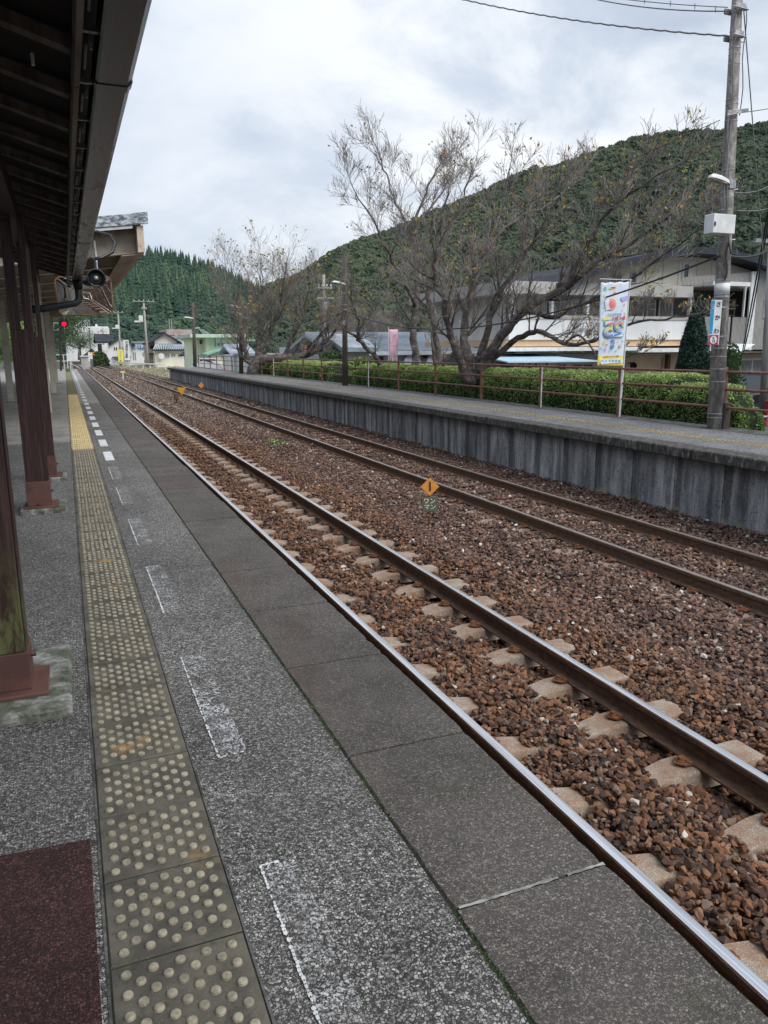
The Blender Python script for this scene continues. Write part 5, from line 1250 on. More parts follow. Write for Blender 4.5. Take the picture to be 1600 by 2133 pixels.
for lab, u, Y, H, Rr in (('leafy roadside tree in front of the tall white block beyond the tracks', 168, 175, 7.5, 4.0), ('dark tree left of the glowing red signal', 128, 150, 10, 3.5), ('tall dark leafed tree seen between the beige columns', 112, 120, 10, 5), ('green tree seen past the far left column', 62, 90, 8, 4.5), ('light green tree at the far left edge behind the platform', 14, 60, 5.5, 3.4)):
    b_ = at(u, 750, Y); b_.z = GZ; broadleaf(lab, b_, H, Rr, 6000, .05 * Rr, 'dark_leaf' if u > 30 else 'hedge_leaf', group='trees at the far end of the line')
VG = [gnd(236, 755, GZ + .01), gnd(420, 757, GZ + .01), Vector((16, 78, GZ + .01)), Vector((8.2, 67.5, GZ + .01)), gnd(300, 782, GZ + .01), gnd(252, 768, GZ + .01)]
sheet('grass_verge', [tuple(p_) for p_ in VG], 'dry_grass', kind='structure')
Cg = []
for _ in range(16000):
    y_ = 67.5 + 75 * random.random() ** 1.5; xl_ = np.interp(y_, [67, 90, 120, 145], [8.1, 8.0, 7.4, 6.4]); x_ = xl_ + random.random() * (5.5 + (y_ - 67) * .05)
    if mnoise.noise(Vector((x_ * .5, y_ * .25, 0))) > -.12: Cg.append((x_, y_, GZ + .02 + random.random() ** 2 * .22))
leafcloud('dry_grass', np.array(Cg), .16, 'grass_leaf', None, np.clip(RS.rand(len(Cg)) * .8 + .1, 0, 1))
Cg = np.stack([RS.normal(size=300) * .12 + 4.9, RS.normal(size=300) * .25 + 19.5, -1.02 + RS.rand(300) * .06], 1); leafcloud('weeds', Cg, .05, 'hedge_leaf', None)
# left side: fence and planting beyond the platform
fl = thing('mesh_fence', 'low pale fence at the far left behind the columns', 'fence')
for k in range(14): MB().box(-4.03, -3.97, 18 + k * 2.5, 18.06 + k * 2.5, 0, 1.1).build('post', 'white_metal', fl)
for z in (.15, .6, 1.05): MB().box(-4.02, -3.98, 18, 50.5, z, z + .03).build('rail', 'white_metal', fl)
hedge('rough shrub row growing behind the pale fence at far left', -6.5, -4.6, 18, 46, -1., 1.3, 12000, .14, 6., None)

# ================================================================== BUILDINGS
def window(par, x0, x1, z0, z1, y, frame='white_metal', pane='glass', mull=1, fw=.06, proud=.05, name='window'):
    q = MB(); q.box(x0, x1, y - proud, y + .02, z0, z0 + fw).box(x0, x1, y - proud, y + .02, z1 - fw, z1).box(x0, x0 + fw, y - proud + .002, y + .018, z0 + fw, z1 - fw).box(x1 - fw, x1, y - proud + .002, y + .018, z0 + fw, z1 - fw)
    for k in range(1, mull + 1):
        xm = x0 + (x1 - x0) * k / (mull + 1); q.box(xm - fw / 2, xm + fw / 2, y - proud + .004, y + .016, z0 + fw, z1 - fw)
    w = q.build(name, frame, par); MB().box(x0 + fw * .5, x1 - fw * .5, y - .018, y - .006, z0 + fw * .5, z1 - fw * .5).build('pane', pane, w); return w
def wins(par, pixs, Y, **kw):
    for u0, u1, v0, v1 in pixs:
        a, b = at(u0, v1, Y), at(u1, v0, Y); window(par, a.x, b.x, a.z, b.z, Y, **kw)
def gable(par, x0, x1, y0, y1, ze, zr, axis, mat, ov=.4, th=.15, ribs=0, ribmat=None):
    q = MB()
    if axis == 'y':
        xm = (x0 + x1) / 2; sl = (zr - ze) / (xm - x0)
        for s, xe in ((-1, x0 - ov), (1, x1 + ov)):
            zz_ = ze - sl * ov; q.add([(xe, y0 - ov, zz_), (xm, y0 - ov, zr), (xm, y1 + ov, zr), (xe, y1 + ov, zz_), (xe, y0 - ov, zz_ + th), (xm, y0 - ov, zr + th), (xm, y1 + ov, zr + th), (xe, y1 + ov, zz_ + th)], [(0, 3, 2, 1), (4, 5, 6, 7), (0, 1, 5, 4), (2, 3, 7, 6), (3, 0, 4, 7)])
        MB().add([(x0, y0, ze), (x1, y0, ze), (xm, y0, zr)], [(0, 1, 2)]).add([(x0, y1, ze), (x1, y1, ze), (xm, y1, zr)], [(2, 1, 0)]).build('gable_wall', par.get('wm', 'plaster_white'), par)
        r = q.build('roof', mat, par); MB().box(xm - .12, xm + .12, y0 - ov, y1 + ov, zr + th - .03, zr + th + .12).build('ridge_tiles', ribmat or mat, r)
    else:
        ym = (y0 + y1) / 2; sl = (zr - ze) / (ym - y0)
        for ye in (y0 - ov, y1 + ov):
            zz_ = ze - sl * ov; q.add([(x0 - ov, ye, zz_), (x1 + ov, ye, zz_), (x1 + ov, ym, zr), (x0 - ov, ym, zr), (x0 - ov, ye, zz_ + th), (x1 + ov, ye, zz_ + th), (x1 + ov, ym, zr + th), (x0 - ov, ym, zr + th)], [(0, 3, 2, 1), (4, 5, 6, 7), (0, 1, 5, 4), (1, 2, 6, 5), (3, 0, 4, 7)])
        r = q.build('roof', mat, par); MB().box(x0 - ov, x1 + ov, ym - .12, ym + .12, zr + th - .03, zr + th + .12).build('ridge_tiles', ribmat or mat, r)
        if ribs:
            q = MB()
            for k in range(ribs):
                x = x0 - ov + (x1 - x0 + 2 * ov) * (k + .5) / ribs; q.bar((x, y0 - ov, ze - sl * ov + th + .03), (x, ym, zr + th + .03), (x1 - x0) / ribs * .38, .08)
            q.build('tile_rows', ribmat or mat, r, kind='stuff')
            # horizontal courses
            q = MB(); nc = 7
            for k in range(nc): t_ = (k + .5) / nc; yy_ = y0 - ov + (ym - y0 + ov) * t_; q.box(x0 - ov, x1 + ov, yy_ - .03, yy_ + .03, ze - sl * ov + (zr - ze + sl * ov) * t_ + th - .02, ze - sl * ov + (zr - ze + sl * ov) * t_ + th + .03)
            q.build('tile_courses', mat, r, kind='stuff')
    return r
def block(name, label, u0, u1, vt, Y, depth, mat, zb=GZ - .1, cat='building'):
    a, b = at(u0, vt, Y), at(u1, vt, Y); t = thing(name, label, cat); t['wm'] = mat
    MB().box(a.x, b.x, Y, Y + depth, zb, a.z).build('wall', mat, t); return t, a.x, b.x, a.z
def unwm(t):
    if 'wm' in t: del t['wm']
# tall white block
t, x0, x1, zt = block('apartment_block', 'tall plain white building block rising beyond the far end of the tracks', 160, 227, 682, 215, 14, 'plaster_white'); unwm(t)
MB().box(x0 + .2, x1 - .2, 215.2, 228.8, zt, zt + .3).build('parapet', 'plaster_white', t)
wins(t, [(139, 142, 690, 693), (143.5, 146.5, 690, 693), (148, 151, 690, 693)][:0] + [(168.5, 171, 691, 695), (170, 172.5, 705, 709), (203.5, 205.5, 689, 693)], 215, mull=0, fw=.05)
a, b = at(133, 673, 214), at(164, 673, 214); MB().box(a.x, b.x, 214, 226, GZ, a.z).build('side_wing', 'plaster_white', t); wins(t, [(139, 142, 691, 694), (144, 147, 691, 694), (148.5, 151.5, 691, 694)], 214, mull=0, fw=.05)
a, b = at(150, 668, 216), at(170, 668, 216); MB().box(a.x, b.x, 217, 224, at(150, 676, 216).z, a.z).build('roof_house', 'plaster_white', t)
a, b = at(199, 675, 216), at(203, 675, 216); MB().box(a.x, b.x, 217, 219, zt, a.z).build('chimney', 'plaster_white', t)
q = MB()
for k in range(7): p_ = at(162 + k * 4, 665 + (k % 3) * 2, 216); q.tube([(p_.x, 218, zt), (p_.x, 218, p_.z)], .12, 5)
for v in (667, 671): q.tube([at(162, v, 216) + Vector((0, 2, 0)), at(187, v, 216) + Vector((0, 2, 0))], .1, 5)
q.build('roof_frame', 'galv', t)
for u in (186.5, 164.5): MB().tube([at(u, 683, 214.8), at(u + 3, 740, 214.8)], .12, 6).build('downpipe', 'galv', t)
MB().box(at(153, 0, 213.6).x, at(160, 0, 213.6).x, 213, 214, at(150, 690, 214).z, at(150, 687, 214).z).build('balcony', 'beige_dirty', t)
# low white gabled house near crossing
t, x0, x1, zt = block('low_house', 'low white house with shallow grey roof under the tall white block', 178, 206, 741, 190, 8, 'plaster_white'); gable(t, x0, x1, 190, 198, zt, at(190, 730, 190).z, 'y', 'tile_dark', .8, .3); unwm(t)
# white clinic
t, x0, x1, zt = block('clinic_building', 'white two storey clinic with dark roofs and a tall vertical sign', 212, 272, 718, 150, 9, 'plaster_white')
gable(t, at(206, 715, 152).x, at(232, 715, 152).x, 152, 160, at(206, 712, 152).z, at(212, 704, 152).z + .4, 'x', 'tile_dark', .6, .25); gable(t, at(232, 715, 149.9).x, x1 + .3, 150, 160, zt, at(250, 703, 150).z, 'y', 'tile_dark', .5, .3); unwm(t)
a, b = at(206, 722, 152), at(213, 722, 152); MB().box(a.x, b.x, 151, 158, GZ, at(206, 716, 152).z).build('side_wing', 'wood_dark', t)
wins(t, [(236.5, 245, 722, 731), (254, 261, 722, 731), (268.5, 272, 722, 731), (221, 224.5, 727, 734), (214, 218, 727, 738)], 150, fw=.1)
wins(t, [(237, 247, 745, 756), (256, 262, 745, 749), (263, 272, 747, 755)], 150, fw=.12, pane='glass_pale')
a, b = at(260, 756, 148.8), at(267.5, 708, 148.8); MB().box(a.x, b.x, 148.6, 148.9, a.z + .5, b.z).build('vertical_sign', 'white_metal', t)
for k, ch in enumerate('村田歯科小児科'): p_ = at(264, 713 + k * 5.2, 148.6); text(ch, .46, (p_.x, 148.57, p_.z), (1, 0, 0), (0, 0, 1), 'ink', parent=t, bold=.012)
a, b = at(234, 744, 149.5), at(273, 742.5, 149.5); MB().box(a.x, b.x, 149.2, 150, a.z, b.z).build('entrance_canopy', 'siding_dark', t)
ys_ = thing('street_sign', 'tall yellow vertical sign hanging on the street pole before the clinic', 'sign'); a, b = at(247, 757, 138.5), at(256, 728, 138.5)
MB().box(a.x, b.x, 138.3, 138.6, a.z, b.z).build('sign_board', 'p_yellow', ys_)
for k in range(5): p_ = at(251.5, 733 + k * 4.8, 138.3); text('マツモト眼'[k], .34, (p_.x, 138.27, p_.z), (1, 0, 0), (0, 0, 1), 'ink', parent=ys_)
for uu in (248.5, 254.5): MB().tube([at(uu, 757, 138.5), at(uu, 764, 138.5)], .06, 5).build('leg', 'galv', ys_)
# pharmacy
t, x0, x1, zt = block('pharmacy_building', 'low grey white pharmacy with a blue sign between clinic and tiled house', 272, 318, 714, 151, 8, 'plaster_white'); unwm(t)
MB().box(x0, x1 + .4, 150.6, 151.2, zt, zt + .25).build('roof_edge', 'galv', t)
a, b = at(287, 725.5, 150.8), at(304, 719.5, 150.8); MB().box(a.x, b.x, 150.6, 150.9, a.z, b.z).build('sign_board', 'pharmacy_blue', t); text('くすり', .52, ((a.x + b.x) / 2, 150.57, (a.z + b.z) / 2), (1, 0, 0), (0, 0, 1), 'p_white', parent=t, bold=.02)
a, b = at(276, 725, 150.8), at(284, 720, 150.8); MB().box(a.x, b.x, 150.6, 150.9, a.z, b.z).build('sign_board', 'p_sky', t)
wins(t, [(296, 305, 733, 744), (276, 284, 733, 752)], 151, fw=.1, pane='glass_pale'); wins(t, [(300, 303, 749, 756)], 151, mull=0)
# tiled two storey house
t, x0, x1, zt = block('tiled_house', 'old cream two storey house with a ribbed blue grey lower tile roof', 322, 368, 711, 124, 9, 'plaster_cream')
a = at(307, 711, 124).x; gable(t, a + .8, x1, 124, 133, at(310, 711, 124).z, at(343, 696, 124).z, 'y', 'tile_dark', .7, .22); unwm(t)
a, b = at(311, 762, 125), at(323, 712, 125); MB().box(a.x, b.x, 125, 132, GZ, b.z).build('side_wall', 'pink_wall', t)
ra, rb_ = at(322, 731, 121), at(393, 718, 123.5); q = MB(); q.add([(ra.x - .3, 120.6, ra.z), (rb_.x + .5, 120.6, ra.z), (rb_.x - .4, 124.2, rb_.z), (ra.x + .6, 124.2, rb_.z), (ra.x - .3, 120.6, ra.z + .18), (rb_.x + .5, 120.6, ra.z + .18), (rb_.x - .4, 124.2, rb_.z + .18), (ra.x + .6, 124.2, rb_.z + .18)], [(0, 3, 2, 1), (4, 5, 6, 7), (0, 1, 5, 4), (1, 2, 6, 5), (2, 3, 7, 6), (3, 0, 4, 7)]); rr2 = q.build('lower_roof', 'tile_dark', t)
for k in range(22): s = (k + .5) / 22; MB().bar((ra.x - .3 + (rb_.x - ra.x + .8) * s, 120.55, ra.z + .25), (ra.x + .6 + (rb_.x - ra.x - 1.) * s, 124.2, rb_.z + .25), .13, .12).build('tile_row', 'tile_light', rr2)
a, b = at(324, 760, 121.4), at(391, 731, 121.4); MB().box(a.x, b.x, 121.4, 124, GZ, ra.z + .02).build('lower_wall', 'plaster_cream', t)
wins(t, [(343, 353, 736, 746), (356, 366, 736, 744), (370, 380, 737, 745)], 121.4, fw=.08, pane='glass_pale'); wins(t, [(312, 320, 719, 727)], 125, frame='wood_dark', mull=2)
a, b = at(311, 735, 124), at(322, 732, 124); MB().box(a.x, b.x, 123, 125, a.z - .3, a.z).build('balcony', 'wood_dark', t); MB().box(at(309, 0, 123).x, at(326, 0, 123).x, 122.2, 123.2, GZ, at(309, 746, 123).z).build('shed', 'wood_dark', t)
MB().box(at(356, 0, 120.5).x, at(392, 0, 120.5).x, 119.5, 121.3, at(356, 752, 120).z, at(356, 748, 120).z).build('porch_roof', 'sky_blue_awning', t)
p_ = at(336, 742, 120.8); MB().tube([(p_.x, 120.7, p_.z), (p_.x, 120.8, p_.z)], [.42, .46], 16).build('satellite_dish', 'white_metal', t)
# pink hall and cream hall behind
t, x0, x1, zt = block('pink_hall', 'dull pink hall with slot windows behind the tiled house', 346, 400, 686, 175, 12, 'pink_wall'); unwm(t)
wins(t, [(350, 364, 697, 700), (371, 385, 697, 700), (358, 362, 691, 693), (371, 375, 691, 693), (380, 383, 691, 693)], 175, frame='pink_wall', mull=3)
a, b = at(335, 692, 176), at(347, 692, 176); MB().box(a.x, b.x, 176, 185, GZ, a.z).build('side_wing', 'pink_wall', t)
for u in (352, 357): MB().tube([at(u + 1.5, 690, 178), at(u, 664, 178)], .12, 5).build('antenna_mast', 'galv', t)
t, x0, x1, zt = block('cream_hall', 'long pale hall roofline between the tiled house and the green fronted building', 376, 425, 706, 140, 10, 'plaster_white'); unwm(t); MB().box(x0, x1, 139.6, 150, zt, zt + .25).build('roof_edge', 'galv', t)
t, x0, x1, zt = block('small_gable_house', 'small white gabled house with dark shutters below the green building', 397, 429, 736, 100, 6, 'plaster_white'); gable(t, x0, x1, 100, 106, zt, at(413, 726, 100).z, 'y', 'tile_dark', .6, .15); unwm(t)
wins(t, [(401, 425, 737, 744)], 100, frame='wood_dark', mull=3); 
a, b = at(396, 749, 98.5), at(445, 746, 98.5); MB().box(a.x, b.x, 97.5, 99.5, a.z, b.z).build('carport_roof', 'white_metal', t)
# green trimmed building
t, x0, x1, zt = block('green_building', 'pale green two storey building with mint green roof edges', 428, 512, 702, 88, 9, 'plaster_green'); unwm(t)
a, b = at(395, 703, 87), at(512, 696, 87); rfm = MB().box(a.x, b.x, 86.4, 97, a.z, b.z).build('roof', 'green_trim', t)
a, b = at(405, 745, 88.5), at(429, 703, 88.5); MB().box(a.x, b.x, 89.6, 96, GZ, b.z).build('recess_wall', 'plaster_green', t); wins(t, [(415, 422, 706, 718)], 89.6, mull=0, pane='glass')
for u in (411, 424.5): MB().box(at(u, 0, 88).x, at(u + 2, 0, 88).x, 88, 88.3, at(u, 722, 88).z, at(u, 703, 88).z).build('balcony_post', 'plaster_green', t)
wins(t, [(451, 469, 713, 722)], 88, frame='white_metal', pane='curtain', mull=1, fw=.09)
MB().box(at(466, 0, 87.5).x, at(500, 0, 87.5).x, 86.8, 88, at(466, 711, 87.5).z, at(466, 706, 87.5).z).build('window_hood', 'green_roof', t)
a, b = at(427, 737, 85), at(487, 725, 85); q = MB(); nseg = 10; pr = []
for k in range(nseg + 1): s = k / nseg; pr.append((a.x + (b.x - a.x) * s, a.z + (b.z - a.z) * math.sin(s * math.pi * .55) ** .8))
q.prism(pr + [(x, z - .22) for x, z in pr[::-1]], 84, 88, 'y'); q.build('porch_roof', 'green_roof', t, smooth=False)
MB().box(a.x + .6, b.x, 84.6, 87.9, GZ, a.z + .1).build('porch_wall', 'plaster_cream', t); wins(t, [(432, 438, 741, 748), (460, 476, 738, 748)], 84.6, pane='glass_pale')
q = MB(); 
for k in range(5): q.tube([at(414 + k * 2.5, 684 + k, 92), at(424 + k * 3, 696, 92)], .06, 4)
q.tube([at(400, 684, 92), at(416, 683, 92)], .08, 4).tube([at(400, 696, 92), at(404, 684, 92)], .08, 4); q.build('roof_antenna', 'galv', t)
t, x0, x1, zt = block('grey_gable_house', 'small house with pale blue grey gable roof left of the sprawling tree', 487, 524, 738, 76, 6, 'plaster_white'); gable(t, x0, x1, 76, 82, zt, at(497, 722, 76).z, 'x', 'tile_light', .4, .15, 14, 'tile_light'); unwm(t); wins(t, [(491, 500, 741, 750)], 76)
t, x0, x1, zt = block('white_shop', 'long low white building behind the railing left of the sprawling tree', 520, 640, 741, 70, 7, 'plaster_white'); unwm(t); wins(t, [(560, 575, 745, 756), (600, 618, 745, 757)], 70, pane='glass_pale'); MB().box(x0 - .3, x1 + .3, 69.4, 77, zt, zt + .2).build('roof_edge', 'galv', t)
# shop with teal lettering
t, x0, x1, zt = block('lettered_shop', 'white shop with teal lettering and a grey sloped entrance roof', 641, 700, 722, 54, 8, 'plaster_white'); unwm(t)
a, b = at(643, 726, 53.6), at(697, 708, 53.6); MB().box(a.x, b.x, 53.5, 53.8, a.z, b.z).build('fascia_sign', 'p_white', t); text('コープさかわ', .48, ((a.x + b.x) / 2, 53.46, (a.z + b.z) / 2), (1, 0, 0), (0, 0, 1), 'teal', parent=t, bold=.012)
ra, rb_ = at(645, 747, 51.5), at(694, 736, 53.3); q = MB(); q.add([(ra.x, 51, ra.z), (rb_.x + .1, 51, ra.z), (rb_.x - .2, 53.4, rb_.z), (ra.x + .4, 53.4, rb_.z), (ra.x, 51, ra.z + .08), (rb_.x + .1, 51, ra.z + .08), (rb_.x - .2, 53.4, rb_.z + .08), (ra.x + .4, 53.4, rb_.z + .08)], [(0, 3, 2, 1), (4, 5, 6, 7), (0, 1, 5, 4), (1, 2, 6, 5), (2, 3, 7, 6), (3, 0, 4, 7)]); q.build('entrance_roof', 'grey_awning', t)
MB().box(ra.x + .3, rb_.x - .2, 51.8, 53.4, GZ, ra.z).build('entrance_wall', 'plaster_white', t); wins(t, [(657, 672, 751, 775)], 51.8, mull=1)
for x in (ra.x + .1, rb_.x): MB().box(x - .05, x + .05, 51.1, 51.2, GZ, ra.z).build('entrance_post', 'siding', t)
# long tiled roof building
t, x0, x1, zt = block('tiled_hall', 'long low white building with pale grey tiled roof behind the trees', 706, 968, 735, 43, 9, 'plaster_white'); t['wm'] = 'plaster_white'
gable(t, x0, x1, 43, 52, zt, at(800, 702, 47.5).z, 'x', 'tile_light', .7, .2, 60, 'tile_grey'); unwm(t)
ra, rb_ = at(701, 733, 41.5), at(775, 702, 41.5); q = MB(); q.prism([(40.5, ra.z), (44.2, rb_.z), (44.2, rb_.z + .2), (40.5, ra.z + .2)], ra.x, rb_.x, 'x'); sr = q.build('front_roof', 'tile_grey', t)
for k in range(18): x = ra.x + (rb_.x - ra.x) * (k + .5) / 18; MB().bar((x, 40.5, ra.z + .22), (x, 44.2, rb_.z + .22), .07, .05).build('tile_row', 'tile_light', sr)
for k in range(7): s = (k + .5) / 7; MB().box(ra.x, rb_.x, 40.5 + 3.7 * s - .03, 40.5 + 3.7 * s + .03, ra.z + (rb_.z - ra.z) * s + .19, ra.z + (rb_.z - ra.z) * s + .25).build('tile_course', 'tile_light', sr)
MB().box(ra.x + .4, rb_.x - .3, 41.2, 43, GZ, ra.z).build('front_wing', 'plaster_white', t)
wins(t, [(842, 850, 742, 752), (818, 822, 740, 756), (878, 890, 738, 747), (786, 800, 740, 756)], 43, frame='siding', mull=0, pane='glass')
for cxp in (858, 905, 935):                           # arched lilac cloth panels
    q = MB(); pr = []
    for k in range(9): s = k / 8; p_ = at(cxp - 20 + 40 * s, 760, 42.6); pr.append((p_.x, at(cxp, 760 - 24 * math.sin(s * math.pi) ** .6, 42.6).z))
    q.prism(pr + [(pr[-1][0], GZ), (pr[0][0], GZ)], 42.5, 42.6, 'y'); q.build('arched_panel', 'lilac', t)
# reddish bare thicket behind
T_ = Tree(61); T_.maxlev = 4; T_.leafp = 0; Y = 62
for u in range(700, 860, 16): T_.limb([(u, 745), (u + random.randint(-6, 6), 715), (u + random.randint(-12, 12), 690)], Y + random.uniform(-3, 3), 0, .1, .03, 9, 2.0, lev=2)
o_ = T_.done('reddish brown leafless thicket behind the tiled roof below the hill', name='bare_thicket', group=None)
# utility: nobori flags
def flag(label, u0, u1, v0, v1, Y, mat, txt=None, tm='p_white', lean=0.):
    t = thing('banner_flag', label, 'banner'); a, b = at(u0, v1, Y), at(u1, v0, Y); q = MB(); n = 10
    for j in range(n + 1):
        for i in range(5): s, r_ = i / 4, j / n; q.v.append((a.x + (b.x - a.x) * s + lean * (1 - r_), Y + .05 * math.sin(r_ * 6 + s * 3), b.z + (a.z - b.z) * r_))
    for j in range(n):
        for i in range(4): k = j * 5 + i; q.f.append((k, k + 1, k + 6, k + 5)); q.m.append(0)
    o = q.build('cloth', mat, t, smooth=True); md = o.modifiers.new('t', 'SOLIDIFY'); md.thickness = .004
    MB().tube([(a.x - .03 if lean <= 0 else b.x + .03, Y + .02, GZ), (a.x - .03 + lean if lean <= 0 else b.x + .03 + lean, Y + .02, b.z + .1)], .018, 6).build('pole', 'white_metal', t)
    if txt:
        m_ = len(txt)
        for k, ch in enumerate(txt): text(ch, min((b.x - a.x) * .8, (b.z - a.z) / m_ * .85), ((a.x + b.x) / 2, Y - .07, b.z + (a.z - b.z) * (k + .5) / m_), (1, 0, 0), (0, 0, 1), tm, parent=t, bold=.01)
    return t
flag('small red vertical banner with white letters beside the white shop', 631, 640.5, 719, 745, 47, 'red_fabric', 'まつり')
fp = flag('tall faded pink banner hanging in front of the tiled building', 811, 829, 686, 755, 36, 'pink_fabric', None, lean=-.0)
for u_, v_, w_, h_ in ((813, 700, 4, 14), (819, 716, 9, 3), (822, 690, 5, 8), (817, 735, 3, 20), (824, 728, 3, 12)):
    a_, b_ = at(u_, v_ + h_, 35.9), at(u_ + w_, v_, 35.9); MB().add([(a_.x, 35.92, a_.z), (b_.x, 35.92, a_.z + .05), (b_.x - .03, 35.92, b_.z), (a_.x + .04, 35.92, b_.z - .04)], [(0, 1, 2, 3)]).build('print', 'white_metal', fp)
# the large building on the right
BYY = 28.
t = thing('right_building', 'large white and grey building with arched dark roof and balconies behind the big tree', 'building')
def bb(u0, u1, v0, v1, name, mat, y0=BYY, y1=BYY + 1, zb=None, zt_=None, **kw):
    a, b = at(u0, v1, y0), at(u1, v0, y0); return MB().box(a.x, b.x, y0, y1, a.z if zb is None else zb, b.z if zt_ is None else zt_).build(name, mat, t, **kw)
bb(1066, 1440, 735, 830, 'ground_floor_wall', 'plaster_tan', BYY + 1.2, BYY + 9, zb=GZ)
bb(1050, 1330, 722, 732, 'eave_band', 'white_metal', BYY - .8, BYY + 1.4)
bb(1330, 1500, 724, 734, 'eave_band', 'white_metal', BYY - .7, BYY + 1.3)
bb(1080, 1320, 732, 735, 'soffit', 'siding_dark', BYY - .6, BYY + 1.15)
bb(1055, 1500, 708, 722, 'peach_band', 'peach', BYY + .1, BYY + 8)
bb(1060, 1440, 662, 708, 'balcony_parapet', 'plaster_white', BYY, BYY + .18)
bb(1060, 1440, 660, 663.5, 'parapet_cap', 'siding', BYY - .04, BYY + .24)
bb(1060, 1440, 612, 708, 'recess_wall', 'plaster_white', BYY + 1.6, BYY + 9)
bb(1300, 1440, 612, 700, 'recess_siding', 'siding_dark', BYY + 1.5, BYY + 1.6)
bb(1050, 1445, 596, 610, 'upper_slab', 'siding', BYY - .3, BYY + 9)
wins(t, [(1310, 1342, 625, 662), (1345, 1366, 625, 662), (1370, 1402, 624, 662)], BYY + 1.45, frame='white_metal', pane='curtain', mull=0, fw=.07)
wins(t, [(1135, 1175, 628, 661), (1180, 1215, 628, 661), (1090, 1120, 630, 661), (1232, 1262, 628, 661)], BYY + 1.6, frame='white_metal', pane='glass', mull=1, fw=.06)
for u in (1066, 1148, 1222, 1436): bb(u, u + 7, 610, 662, 'balcony_post', 'white_metal', BYY + .02, BYY + .2)
# arched top storey
zc = [at(u, v, BYY) for u, v in ((1150, 600), (1205, 573), (1280, 551), (1350, 536), (1425, 527), (1480, 530), (1540, 545), (1600, 566), (1680, 604))]
pr = [(p_.x, p_.z) for p_ in zc]
MB().prism([(x, z + .16) for x, z in pr] + [(x, z - .12) for x, z in pr[::-1]], BYY - .9, BYY + 9.5, 'y').build('arched_roof', 'arch_roof', t)
zb_ = at(1425, 597, BYY).z
MB().prism([(x, z - .121) for x, z in pr[1:8]] + [(pr[7][0], zb_), (pr[1][0], zb_)], BYY + .3, BYY + 8, 'y').build('top_wall', 'plaster_cream', t)
for u in (1345, 1380, 1412, 1450, 1480, 1510): a = at(u, 590, BYY + .29); MB().box(a.x - .008, a.x + .008, BYY + .285, BYY + .3, zb_, at(u, 538 + abs(u - 1430) * .12, BYY).z).build('panel_joint', 'siding', t)
wins(t, [(1419, 1438, 546, 585)], BYY + .3, frame='white_metal', mull=0, fw=.1); wins(t, [(1312, 1326, 566, 590), (1281, 1295, 571, 592)], BYY + .3, frame='siding', mull=0)
# grey corrugated wing
def corr(u0, u1, v0, v1, y, mat='siding', name='corrugated_siding', slope=0.):
    a, b = at(u0, v1, y), at(u1, v0, y); w = .075; n = int((b.x - a.x) / w); q = MB()
    for k in range(n + 1):
        for s, dx_, dy_ in ((0, 0, 0), (1, .028, 0), (2, .038, -.028), (3, .066, -.028)):
            x = a.x + k * w + dx_; q.v += [(x, y + dy_, a.z), (x, y + dy_, b.z + slope * (x - a.x) / (b.x - a.x))]
    for i in range(len(q.v) // 2 - 1): q.f.append((2 * i, 2 * i + 2, 2 * i + 3, 2 * i + 1)); q.m.append(0)
    return q.build(name, mat, t)
for (u0, u1, v0, v1) in ((1440, 1521, 660, 728), (1565, 1700, 564, 728), (1521, 1566, 661, 728)): corr(u0, u1, v0, v1, BYY - .3)
corr(1420, 1565, 583, 594, BYY - .3, slope=.35)
bb(1440, 1700, 600, 728, 'wing_wall', 'siding_dark', BYY + 1.4, BYY + 9)
bb(1440, 1565, 728, 731, 'wing_soffit', 'siding', BYY - .3, BYY + 1.4); bb(1441, 1564, 594, 597, 'balcony_head', 'siding', BYY - .28, BYY + 1.4)
corr(1441, 1564, 598, 661, BYY + 1.39, 'siding_dark')
bb(1486, 1564, 588, 594, 'awning_strip', 'white_metal', BYY - .9, BYY - .3); bb(1550, 1554, 594, 660, 'corner_post', 'white_metal', BYY - .5, BYY - .4)
bb(1566, 1567.5, 565, 728, 'downpipe', 'white_metal', BYY - .42, BYY - .34)
wins(t, [(1514, 1532, 624, 659)], BYY + 1.36, frame='white_metal', pane='brown_wood', mull=0, fw=.07); wins(t, [(1589, 1640, 624, 662)], BYY - .34, frame='white_metal', pane='curtain', mull=1, fw=.07)
bb(1530, 1700, 731, 735, 'wing_eave', 'siding_dark', BYY - .9, BYY + 1.3)
bb(1536, 1700, 735, 746, 'peach_strip', 'peach', BYY + .2, BYY + .4); bb(1536, 1700, 735, 850, 'shop_wall', 'plaster_cream', BYY + .4, BYY + 2, zb=GZ)
wins(t, [(1537, 1592, 746, 801)], BYY + .4, frame='white_metal', pane='curtain', mull=1, fw=.09); bb(1524, 1533, 735, 830, 'slate_pillar', 'slate', BYY - .3, BYY + .3, zb=GZ)
bb(1536, 1700, 802, 806, 'sill_band', 'peach', BYY + .2, BYY + .4)
bb(1440, 1524, 735, 850, 'entrance_recess', 'wood_dark', BYY + .8, BYY + 1.2, zb=GZ)
for u in (1083, 1090, 1103, 1117, 1139): bb(u, u + 2.5, 757, 775, 'awning_post', 'brown_wood', BYY - 2.8, BYY - 2.7, zb=GZ)
q = MB(); a, b = at(1052, 756, BYY - 3), at(1240, 749, BYY - 3); q.add([(a.x, BYY - 3.2, a.z), (b.x, BYY - 3.2, a.z), (b.x - .3, BYY + 1, b.z + .15), (a.x + .9, BYY + 1, b.z + .15), (a.x, BYY - 3.2, a.z + .05), (b.x, BYY - 3.2, a.z + .05), (b.x - .3, BYY + 1, b.z + .2), (a.x + .9, BYY + 1, b.z + .2)], [(0, 3, 2, 1), (4, 5, 6, 7), (0, 1, 5, 4), (1, 2, 6, 5), (2, 3, 7, 6), (3, 0, 4, 7)]); q.build('awning', 'sky_blue_awning', t)
